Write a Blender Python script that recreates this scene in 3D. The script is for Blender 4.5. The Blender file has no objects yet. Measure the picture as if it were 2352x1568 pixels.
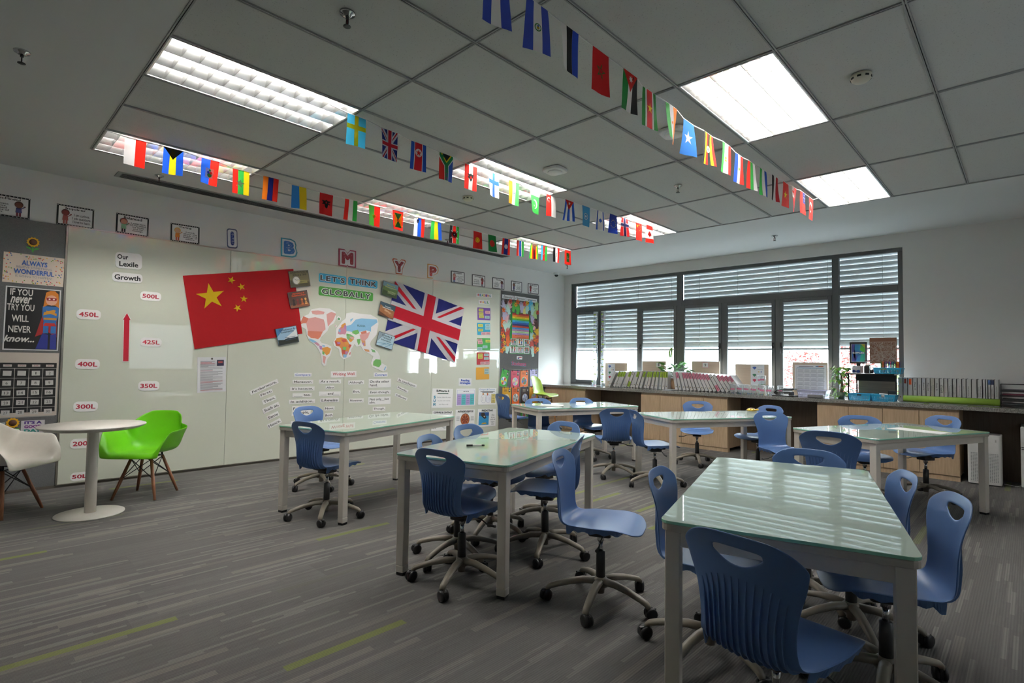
import bpy, bmesh, math, random
from mathutils import Matrix, Vector
random.seed(7)
SC = bpy.context.scene; COL = SC.collection; PI = math.pi
# ---------------------------------------------------------------- camera
cd = bpy.data.cameras.new('camera'); cam = bpy.data.objects.new('camera', cd); COL.objects.link(cam)
cd.sensor_width = 36; cd.lens = 18.9545; cd.clip_start = 0.05; cd.clip_end = 200
r0 = Vector((0.72077, 0.69303, 0.01410)); r1 = Vector((-0.01567, 0.03663, -0.99921)); r2 = Vector((-0.69299, 0.71998, 0.03726))
M = Matrix((r0, -r1, -r2)).transposed().to_4x4(); M.translation = (7.1844, -9.0524, 1.35)
cam.matrix_world = M; SC.camera = cam
# ---------------------------------------------------------------- sky, exposure
SC.view_settings.view_transform = 'Standard'; SC.view_settings.look = 'None'
SC.view_settings.exposure = 1.24; SC.view_settings.gamma = 1.0; SC.view_settings.use_curve_mapping = False
SC.cycles.use_denoising = True; SC.cycles.max_bounces = 10; SC.cycles.diffuse_bounces = 5; SC.cycles.transparent_max_bounces = 24
SC.cycles.sample_clamp_indirect = 6.0
SKY = 15.0; TUBE = 46.0
W = bpy.data.worlds.new('sky'); SC.world = W; W.use_nodes = True
nt = W.node_tree; bg = nt.nodes['Background']
tc = nt.nodes.new('ShaderNodeTexCoord'); sx = nt.nodes.new('ShaderNodeSeparateXYZ'); rp = nt.nodes.new('ShaderNodeValToRGB')
nt.links.new(tc.outputs['Generated'], sx.inputs[0]); nt.links.new(sx.outputs['Z'], rp.inputs[0]); nt.links.new(rp.outputs[0], bg.inputs[0])
rp.color_ramp.elements[0].color = (0.80, 0.86, 0.90, 1); rp.color_ramp.elements[1].color = (0.72, 0.86, 1.0, 1)
bg.inputs[1].default_value = SKY
for nm, x0, x1, z0, z1 in (('daylight_portal', 0.25, 5.9, 0.93, 2.98),):
    ld = bpy.data.lights.new(nm, 'AREA'); ld.shape = 'RECTANGLE'; ld.size = x1 - x0; ld.size_y = z1 - z0
    lo = bpy.data.objects.new(nm, ld); COL.objects.link(lo); lo.location = ((x0 + x1) / 2, 0.32, (z0 + z1) / 2)
    lo.rotation_euler = (-PI / 2, 0, 0); ld.cycles.is_portal = True
# ---------------------------------------------------------------- materials
def lin(h):
    h = h.lstrip('#'); c = [int(h[i:i + 2], 16) / 255 for i in (0, 2, 4)]
    return tuple(v / 12.92 if v <= .04045 else ((v + .055) / 1.055) ** 2.4 for v in c)
def nodes(m):
    m.use_nodes = True; n = m.node_tree.nodes; return n, m.node_tree.links, n['Principled BSDF']
MC = {}
def mat(name, c, rough=.5, metal=0, spec=.5, coat=0, var=.04, scale=30, emit=None):
    if name in MC: return MC[name]
    m = bpy.data.materials.new(name); n, l, p = nodes(m)
    if isinstance(c, str): c = lin(c)
    no = n.new('ShaderNodeTexNoise'); no.inputs['Scale'].default_value = scale; no.inputs['Detail'].default_value = 2
    tcn = n.new('ShaderNodeTexCoord'); l.new(tcn.outputs['Object'], no.inputs['Vector'])
    r = n.new('ShaderNodeValToRGB'); l.new(no.outputs[0], r.inputs[0])
    r.color_ramp.elements[0].color = tuple(max(0, v * (1 - var)) for v in c) + (1,); r.color_ramp.elements[1].color = tuple(min(1, v * (1 + var)) for v in c) + (1,)
    l.new(r.outputs[0], p.inputs['Base Color'])
    p.inputs['Roughness'].default_value = rough; p.inputs['Metallic'].default_value = metal
    p.inputs['Specular IOR Level'].default_value = spec; p.inputs['Coat Weight'].default_value = coat; p.inputs['Coat Roughness'].default_value = .004; p.inputs['Coat IOR'].default_value = 1.65
    if emit: p.inputs['Emission Color'].default_value = (*emit[0], 1); p.inputs['Emission Strength'].default_value = emit[1]
    MC[name] = m; return m
def paint(h, rough=.6): return mat('paint_' + h.lstrip('#') + ('' if rough == .6 else '_%d' % (rough * 100)), h, rough, var=.02)
def cloth(h):
    k = 'cloth_' + h.lstrip('#')
    if k in MC: return MC[k]
    m = bpy.data.materials.new(k); n, l, p = nodes(m); c = lin(h); p.inputs['Base Color'].default_value = (*c, 1); p.inputs['Roughness'].default_value = .85
    t = n.new('ShaderNodeBsdfTranslucent'); t.inputs[0].default_value = (*c, 1); x = n.new('ShaderNodeMixShader'); x.inputs[0].default_value = .35
    w = n.new('ShaderNodeTexWave'); w.inputs['Scale'].default_value = 300; b = n.new('ShaderNodeBump'); b.inputs['Strength'].default_value = .05
    l.new(w.outputs[1], b.inputs['Height']); l.new(b.outputs[0], p.inputs['Normal'])
    l.new(p.outputs[0], x.inputs[1]); l.new(t.outputs[0], x.inputs[2]); l.new(x.outputs[0], n['Material Output'].inputs[0]); MC[k] = m; return m
def clear(name, tint=(1, 1, 1), ior=1.45, rough=.01, dens=0.0):
    if name in MC: return MC[name]
    m = bpy.data.materials.new(name); n, l, p = nodes(m); n.remove(p)
    t = n.new('ShaderNodeBsdfTransparent'); t.inputs[0].default_value = (*tint, 1); g = n.new('ShaderNodeBsdfGlossy'); g.inputs['Roughness'].default_value = rough
    f = n.new('ShaderNodeFresnel'); f.inputs[0].default_value = ior; x = n.new('ShaderNodeMixShader')
    ge = n.new('ShaderNodeNewGeometry'); l.new(math_node(n, l, 'MULTIPLY', f.outputs[0], math_node(n, l, 'SUBTRACT', 1.0, ge.outputs['Backfacing'])), x.inputs[0]); l.new(t.outputs[0], x.inputs[1]); l.new(g.outputs[0], x.inputs[2])
    out = x
    if dens:
        d = n.new('ShaderNodeBsdfDiffuse'); d.inputs[0].default_value = (.9, .92, .95, 1); y = n.new('ShaderNodeMixShader'); y.inputs[0].default_value = dens
        l.new(x.outputs[0], y.inputs[1]); l.new(d.outputs[0], y.inputs[2]); out = y
    l.new(out.outputs[0], n['Material Output'].inputs[0]); MC[name] = m; return m
def math_node(n, l, op, a, b=None, c=None):
    q = n.new('ShaderNodeMath'); q.operation = op
    for i, v in enumerate((a, b, c)):
        if v is None: continue
        if isinstance(v, (int, float)): q.inputs[i].default_value = v
        else: l.new(v, q.inputs[i])
    return q.outputs[0]
def carpet_material():
    m = bpy.data.materials.new('carpet'); n, l, p = nodes(m)
    t = n.new('ShaderNodeTexCoord'); s = n.new('ShaderNodeSeparateXYZ'); l.new(t.outputs['Object'], s.inputs[0]); X, Y = s.outputs[0], s.outputs[1]
    Mn = lambda op, a, b=None, c=None: math_node(n, l, op, a, b, c)
    def wn(a, b=None, seed=0):
        q = n.new('ShaderNodeTexWhiteNoise'); q.noise_dimensions = '3D'; k = n.new('ShaderNodeCombineXYZ'); l.new(a, k.inputs[0])
        if b is not None: l.new(b, k.inputs[1])
        k.inputs[2].default_value = seed; l.new(k.outputs[0], q.inputs['Vector']); return q.outputs['Value']
    def streak(w, L, seed):
        xi = Mn('FLOOR', Mn('DIVIDE', X, w)); off = wn(xi, seed=seed); yi = Mn('FLOOR', Mn('ADD', Mn('DIVIDE', Y, L), Mn('MULTIPLY', off, 17.3)))
        return wn(xi, yi, seed + 1)
    pl = streak(.25, 1.0, 3); s1 = streak(.02, .42, 11); s2 = streak(.042, .62, 23); s3 = streak(.0125, .3, 31); gr = streak(.05, .62, 43)
    def thr(v, lo, hi): q = n.new('ShaderNodeMapRange'); q.inputs[1].default_value = lo; q.inputs[2].default_value = hi; l.new(v, q.inputs[0]); return q.outputs[0]
    def mixc(fac, a, b):
        q = n.new('ShaderNodeMix'); q.data_type = 'RGBA'
        if isinstance(fac, (int, float)): q.inputs[0].default_value = fac
        else: l.new(fac, q.inputs[0])
        for i, v in ((6, a), (7, b)):
            if isinstance(v, tuple): q.inputs[i].default_value = (*v, 1)
            else: l.new(v, q.inputs[i])
        return q.outputs[2]
    c = mixc(pl, (.096, .093, .09), (.133, .129, .124))
    c = mixc(Mn('MULTIPLY', thr(s3, .3, 1), .5), c, (.08, .078, .076))
    c = mixc(Mn('MULTIPLY', thr(s1, .84, .92), .52), c, (.25, .235, .22))
    c = mixc(Mn('MULTIPLY', thr(s2, .89, .95), .5), c, (.26, .225, .20))
    c = mixc(Mn('MULTIPLY', thr(gr, .983, .988), .8), c, (.19, .22, .03))
    fz = n.new('ShaderNodeTexNoise'); fz.inputs['Scale'].default_value = 260; l.new(t.outputs['Object'], fz.inputs['Vector'])
    rib = Mn('PINGPONG', X, .006); ribn = Mn('DIVIDE', rib, .006)
    c = mixc(Mn('MULTIPLY', ribn, .5), c, (.055, .055, .055)); c = mixc(Mn('MULTIPLY', fz.outputs[0], .3), c, (.18, .174, .166))
    l.new(c, p.inputs['Base Color']); p.inputs['Roughness'].default_value = .95; p.inputs['Specular IOR Level'].default_value = .15
    b = n.new('ShaderNodeBump'); b.inputs['Strength'].default_value = .5; b.inputs['Distance'].default_value = .004
    l.new(Mn('ADD', ribn, fz.outputs[0]), b.inputs['Height']); l.new(b.outputs[0], p.inputs['Normal']); return m
def speckle(name, a, b, scale, pos, rough, bump=0, spec=.5, w=.06):
    m = bpy.data.materials.new(name); n, l, p = nodes(m); t = n.new('ShaderNodeTexCoord'); v = n.new('ShaderNodeTexNoise'); v.inputs['Scale'].default_value = scale; v.inputs['Detail'].default_value = 3
    l.new(t.outputs['Object'], v.inputs['Vector']); r = n.new('ShaderNodeValToRGB'); l.new(v.outputs[0], r.inputs[0])
    r.color_ramp.elements[0].position = pos - w; r.color_ramp.elements[1].position = pos + w; r.color_ramp.elements[0].color = (*a, 1); r.color_ramp.elements[1].color = (*b, 1)
    l.new(r.outputs[0], p.inputs['Base Color']); p.inputs['Roughness'].default_value = rough; p.inputs['Specular IOR Level'].default_value = spec
    if bump: q = n.new('ShaderNodeBump'); q.inputs['Strength'].default_value = bump; q.inputs['Distance'].default_value = .003; l.new(v.outputs[0], q.inputs['Height']); l.new(q.outputs[0], p.inputs['Normal'])
    MC[name] = m; return m
def wood(name, a, b, axis=2, rough=.45):
    m = bpy.data.materials.new(name); n, l, p = nodes(m); t = n.new('ShaderNodeTexCoord'); mp = n.new('ShaderNodeMapping')
    sc = [14, 14, 14]; sc[axis] = 1.2; mp.inputs['Scale'].default_value = sc; v = n.new('ShaderNodeTexNoise'); v.inputs['Scale'].default_value = 4; v.inputs['Detail'].default_value = 4
    l.new(t.outputs['Object'], mp.inputs[0]); l.new(mp.outputs[0], v.inputs['Vector']); r = n.new('ShaderNodeValToRGB'); l.new(v.outputs[0], r.inputs[0])
    r.color_ramp.elements[0].position = .3; r.color_ramp.elements[1].position = .7; r.color_ramp.elements[0].color = (*a, 1); r.color_ramp.elements[1].color = (*b, 1)
    l.new(r.outputs[0], p.inputs['Base Color']); p.inputs['Roughness'].default_value = rough; MC[name] = m; return m
m_wall = mat('wall_paint', (.77, .77, .755), .7, var=.015, scale=6); m_ceil = speckle('ceiling_tile', (.40, .40, .39), (.575, .575, .56), 130, .335, .9, .15, .2, .02)
m_gyp = mat('gypsum_paint', (.66, .66, .655), .8, var=.01, scale=5); m_carpet = carpet_material()
m_granite = speckle('granite', (.10, .10, .09), (.36, .35, .32), 190, .5, .12, 0, .5, .12); m_maple = wood('maple_laminate', (.48, .34, .21), (.60, .44, .29)); m_brown = wood('brown_laminate', (.115, .078, .05), (.15, .104, .07))
m_felt = speckle('grey_felt', (.115, .118, .12), (.145, .148, .15), 160, .5, .95, .3, .1, .15); m_alu = mat('aluminium', (.52, .49, .43), .3, 1); m_frame = mat('window_frame_grey', (.085, .092, .095), .45)
m_board = mat('white_glass_board', (.66, .68, .58), .35, coat=1, spec=.3, var=.005); m_glasstop = mat('green_white_glass', (.55, .69, .575), .25, coat=1, spec=.3, var=.005); m_gedge = mat('green_glass_edge', (.34, .74, .55), .15, var=.02)
m_beige = mat('beige_steel', (.74, .685, .61), .45, var=.03); m_black = mat('black_plastic', (.012, .012, .013), .4); m_blue = mat('blue_plastic', (.085, .168, .375), .34, spec=.5, var=.02, scale=60)
m_taupe = mat('taupe_plastic', (.24, .21, .165), .42); m_dgrey = mat('dark_grey_metal', (.06, .06, .06), .4, .3); m_chrome = mat('chrome', (.6, .6, .6), .15, 1); m_white = mat('white_plastic', (.78, .77, .75), .4); m_wplas = mat('warm_white_lacquer', (.74, .70, .64), .35)
m_green = mat('green_shell', (.14, .50, .006), .4, var=.02); m_lime = mat('lime_shell', (.36, .52, .05), .3, var=.02); m_walnut = wood('walnut_leg', (.22, .085, .04), (.32, .135, .065)); m_beech = wood('beech_leg', (.50, .22, .07), (.6, .29, .1))
m_pane = clear('window_glass', (.97, .99, .98)); m_acrylic = clear('clear_acrylic', (.97, .98, .98), dens=.14); m_slat = mat('blind_slat', (.64, .67, .69), .45); m_lamp = mat('lamp_reflector', (.80, .80, .79), .28, 1)
m_tube = mat('lit_tube', (1, 1, 1), emit=((1.0, .97, .92), TUBE)); m_paper = paint('#f4f3f2'); m_ink = paint('#1b1b1d')
# ---------------------------------------------------------------- builders
class MB:
    def __init__(s): s.bm = bmesh.new(); s.mats = []
    def mi(s, m):
        if m is None: return 0
        if m not in s.mats: s.mats.append(m)
        return s.mats.index(m)
    def box(s, c, d, rot=None, m=None, taper=1):
        i = s.mi(m); v = []
        for z in (-.5, .5):
            k = taper if z < 0 else 1
            for x, y in ((-.5, -.5), (.5, -.5), (.5, .5), (-.5, .5)):
                q = Vector((x * d[0] * k, y * d[1] * k, z * d[2]))
                if rot is not None: q = rot @ q
                v.append(s.bm.verts.new(q + Vector(c)))
        for f in ((3, 2, 1, 0), (4, 5, 6, 7), (0, 1, 5, 4), (1, 2, 6, 5), (2, 3, 7, 6), (3, 0, 4, 7)):
            s.bm.faces.new([v[k] for k in f]).material_index = i
        return s
    def b2(s, x0, x1, y0, y1, z0, z1, m=None): return s.box(((x0 + x1) / 2, (y0 + y1) / 2, (z0 + z1) / 2), (x1 - x0, y1 - y0, z1 - z0), m=m)
    def poly(s, pts, m=None):
        try: f = s.bm.faces.new([s.bm.verts.new(p) for p in pts]); f.material_index = s.mi(m)
        except ValueError: pass
        return s
    def prism(s, pts, z0, z1, m=None, mside=None):
        a = [s.bm.verts.new((x, y, z0)) for x, y in pts]; b = [s.bm.verts.new((x, y, z1)) for x, y in pts]; n = len(pts)
        s.bm.faces.new(b).material_index = s.mi(m); s.bm.faces.new(a[::-1]).material_index = s.mi(m)
        for k in range(n): s.bm.faces.new((a[k], a[(k + 1) % n], b[(k + 1) % n], b[k])).material_index = s.mi(mside or m)
        return s
    def tube(s, path, rad, n=8, m=None, cap=True):
        i = s.mi(m); P = [Vector(p) for p in path]; R = rad if isinstance(rad, (list, tuple)) else [rad] * len(P); rings = []; up = None
        for k, p in enumerate(P):
            d = (P[min(k + 1, len(P) - 1)] - P[max(k - 1, 0)]).normalized()
            if up is None: up = Vector((0, 0, 1)) if abs(d.z) < .9 else Vector((1, 0, 0))
            a = d.cross(up).normalized(); b = a.cross(d).normalized(); up = b
            r = R[k] if isinstance(R[k], (tuple, list)) else (R[k], R[k])
            rings.append([s.bm.verts.new(p + a * math.cos(2 * PI * j / n) * r[0] + b * math.sin(2 * PI * j / n) * r[1]) for j in range(n)])
        for A, B in zip(rings, rings[1:]):
            for j in range(n): f = s.bm.faces.new((A[j], A[(j + 1) % n], B[(j + 1) % n], B[j])); f.material_index = i; f.smooth = True
        if cap: s.bm.faces.new(rings[0][::-1]).material_index = i; s.bm.faces.new(rings[-1]).material_index = i
        return s
    def lathe(s, prof, c=(0, 0, 0), n=24, m=None, rot=None):
        i = s.mi(m); rings = []
        for r, z in prof:
            ring = []
            for j in range(n):
                q = Vector((r * math.cos(2 * PI * j / n), r * math.sin(2 * PI * j / n), z))
                if rot is not None: q = rot @ q
                ring.append(s.bm.verts.new(q + Vector(c)))
            rings.append(ring)
        for A, B in zip(rings, rings[1:]):
            for j in range(n): f = s.bm.faces.new((A[j], A[(j + 1) % n], B[(j + 1) % n], B[j])); f.material_index = i; f.smooth = True
        for ring, rev in ((rings[0], True), (rings[-1], False)):
            s.bm.faces.new(ring[::-1] if rev else ring).material_index = i
        return s
    def grid(s, fn, nu, nv, m=None, skip=None, smooth=True):
        i = s.mi(m); V = [[s.bm.verts.new(fn(u / nu, v / nv)) for v in range(nv + 1)] for u in range(nu + 1)]
        for u in range(nu):
            for v in range(nv):
                if skip and skip(u, v): continue
                f = s.bm.faces.new((V[u][v], V[u + 1][v], V[u + 1][v + 1], V[u][v + 1])); f.material_index = i; f.smooth = smooth
        return s
    def build(s, name, m=None, parent=None, bevel=0, subsurf=0, solid=0, normals=False):
        if normals: bmesh.ops.recalc_face_normals(s.bm, faces=s.bm.faces)
        me = bpy.data.meshes.new(name); s.bm.to_mesh(me); s.bm.free()
        if s.mats:
            for q in s.mats: me.materials.append(q)
        else: me.materials.append(m)
        o = bpy.data.objects.new(name, me); COL.objects.link(o)
        if parent: o.parent = parent
        if solid: k = o.modifiers.new('solid', 'SOLIDIFY'); k.thickness = solid; k.offset = 0
        if bevel: k = o.modifiers.new('bevel', 'BEVEL'); k.width = bevel; k.segments = 2; k.limit_method = 'ANGLE'
        if subsurf: k = o.modifiers.new('sub', 'SUBSURF'); k.levels = subsurf; k.render_levels = subsurf
        return o
def tag(o, label, cat, group=None):
    o['label'] = label; o['category'] = cat
    if group: o['group'] = group
    return o
def struct(o): o['kind'] = 'structure'; return o
def thing(name, label, cat, loc=(0, 0, 0), rz=0, group=None):
    o = bpy.data.objects.new(name, None); o.empty_display_size = .1; COL.objects.link(o); o.location = loc; o.rotation_euler = (0, 0, rz); return tag(o, label, cat, group)
def copy_tree(o, parent=None):
    c = o.copy(); COL.objects.link(c)
    if parent: c.parent = parent
    for ch in o.children: copy_tree(ch, c)
    return c
def wallframe(o, y, z, x=.021, rot=0):       # on the whiteboard wall: local x runs along the wall, local y up, local z into the room
    o.matrix_world = Matrix(((0, 0, 1, x), (1, 0, 0, y), (0, 1, 0, z), (0, 0, 0, 1))) @ Matrix.Rotation(math.radians(rot), 4, 'Z'); return o
def faceframe(o, x, y, z, lean=0, rot=0):    # facing into the room from the window side: local x to the right, local y up
    o.matrix_world = Matrix(((1, 0, 0, x), (0, 0, -1, y), (0, 1, 0, z), (0, 0, 0, 1))) @ Matrix.Rotation(math.radians(lean), 4, 'X') @ Matrix.Rotation(math.radians(rot), 4, 'Z'); return o
def rrect(w, h, r, n=4):
    if r <= 0: return [(-w / 2, -h / 2), (w / 2, -h / 2), (w / 2, h / 2), (-w / 2, h / 2)]
    P = []
    for cx, cy, a0 in ((w / 2 - r, -h / 2 + r, -90), (w / 2 - r, h / 2 - r, 0), (-w / 2 + r, h / 2 - r, 90), (-w / 2 + r, -h / 2 + r, 180)):
        for k in range(n + 1): a = math.radians(a0 + 90 * k / n); P.append((cx + r * math.cos(a), cy + r * math.sin(a)))
    return P
def circ(cx, cy, r, n=16, ry=None): return [(cx + r * math.cos(2 * PI * k / n), cy + (ry or r) * math.sin(2 * PI * k / n)) for k in range(n)]
def rect(cx, cy, w, h): return [(cx - w / 2, cy - h / 2), (cx + w / 2, cy - h / 2), (cx + w / 2, cy + h / 2), (cx - w / 2, cy + h / 2)]
def star(cx, cy, r, rot=90, n=5, k=.382, sy=1): return [(cx + (r if j % 2 == 0 else r * k) * math.cos(math.radians(rot + j * 180 / n)), cy + sy * (r if j % 2 == 0 else r * k) * math.sin(math.radians(rot + j * 180 / n))) for j in range(2 * n)]
def crescent(cx, cy, r, ang=0, d=.35, n=14):
    P = []; a0 = math.acos(max(-1, min(1, .55)))
    for k in range(n + 1): a = a0 + (2 * PI - 2 * a0) * k / n; P.append((r * math.cos(a), r * math.sin(a)))
    x0, y0 = P[0]; r2 = math.hypot(x0 - d * r, y0); b0 = math.atan2(y0, x0 - d * r)
    for k in range(1, n): a = -b0 - (2 * PI - 2 * b0) * k / n; P.append((d * r + r2 * math.cos(a), r2 * math.sin(a)))
    c, s = math.cos(math.radians(ang)), math.sin(math.radians(ang)); return [(cx + x * c - y * s, cy + x * s + y * c) for x, y in P]
def art(parent, name, items, z, step=.0005, rough=.6):      # printed or cut-out flat shapes: (colour, outline) pairs, later ones on top
    b = MB()
    for k, (h, pts) in enumerate(items): b.poly([(x, y, z + k * min(step, .004 / max(1, len(items)))) for x, y in pts], paint(h, rough) if isinstance(h, str) else h)
    return b.build(name, None, parent)
TXT = {}
def text(parent, s, cx, cy, w, h, color='#1b1b1d', bold=0, shear=0, z=.004, name='lettering', stretch=True, align='CENTER', spacing=1, lines=1, rough=.6):
    key = (s, bold, shear, align, spacing)
    if key not in TXT:
        cu = bpy.data.curves.new('t', 'FONT'); cu.body = s; cu.shear = shear; cu.align_x = align; cu.space_line = .95; cu.space_character = spacing; cu.resolution_u = 2
        ob = bpy.data.objects.new('t', cu); me = bpy.data.meshes.new_from_object(ob); bpy.data.objects.remove(ob); V0, F0 = [v.co.copy() for v in me.vertices], [list(p.vertices) for p in me.polygons]; bpy.data.meshes.remove(me)
        V, F = list(V0), list(F0)
        if bold:      # heavier strokes: the same glyphs set again slightly offset
            for k in range(6 if bold < .05 else 10):
                a = 2 * PI * k / (6 if bold < .05 else 10); n0 = len(V); V += [v + Vector((bold * math.cos(a), bold * math.sin(a), -(k + 1))) for v in V0]; F += [[i + n0 for i in f] for f in F0]
        TXT[key] = V, F
    V, F = TXT[key]
    x0 = min(v.x for v in V); x1 = max(v.x for v in V); y0 = min(v.y for v in V); y1 = max(v.y for v in V)
    kx = w / max(1e-6, x1 - x0); ky = h / max(1e-6, y1 - y0)
    if not stretch: kx = ky = min(kx, ky)
    me = bpy.data.meshes.new(name); me.from_pydata([((v.x - (x0 + x1) / 2) * kx + cx, (v.y - (y0 + y1) / 2) * ky + cy, z + v.z * 4e-5) for v in V], [], F)
    me.materials.append(paint(color, rough) if isinstance(color, str) else color); o = bpy.data.objects.new(name, me); COL.objects.link(o); o.parent = parent; return o
def card(name, label, cat, w, h, color='#f4f3f2', t=.003, r=0, group=None, m=None, outline=None):
    o = MB().prism(outline or rrect(w, h, r), 0, t).build(name, m or paint(color)); return tag(o, label, cat, group)
def wcard(name, label, cat, key, color='#f4f3f2', x=.0215, t=.003, r=0, group=None, m=None, outline=None):
    y, z, w, h, rot = Q[key] if isinstance(key, str) else key
    o = card(name, label, cat, w, h, color, t, r, group, m, outline); wallframe(o, y, z, x, rot); return o, w, h
def kid(cx, cy, s, skin='#7a4a34', hair='#3a2018', top='#b03050', leg='#2d3f70'):
    return [(leg, rect(cx - .07 * s, cy - .38 * s, .1 * s, .26 * s)), (leg, rect(cx + .07 * s, cy - .38 * s, .1 * s, .26 * s)), (top, [(cx - .16 * s, cy - .27 * s), (cx + .16 * s, cy - .27 * s), (cx + .13 * s, cy + .06 * s), (cx - .13 * s, cy + .06 * s)]),
            (top, [(cx + .1 * s, cy + .04 * s), (cx + .3 * s, cy + .12 * s), (cx + .27 * s, cy + .19 * s), (cx + .08 * s, cy - .06 * s)]), (skin, circ(cx + .29 * s, cy + .16 * s, .045 * s, 8)), (hair, circ(cx, cy + .26 * s, .22 * s, 14)), (skin, circ(cx, cy + .23 * s, .185 * s, 14))]
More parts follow.
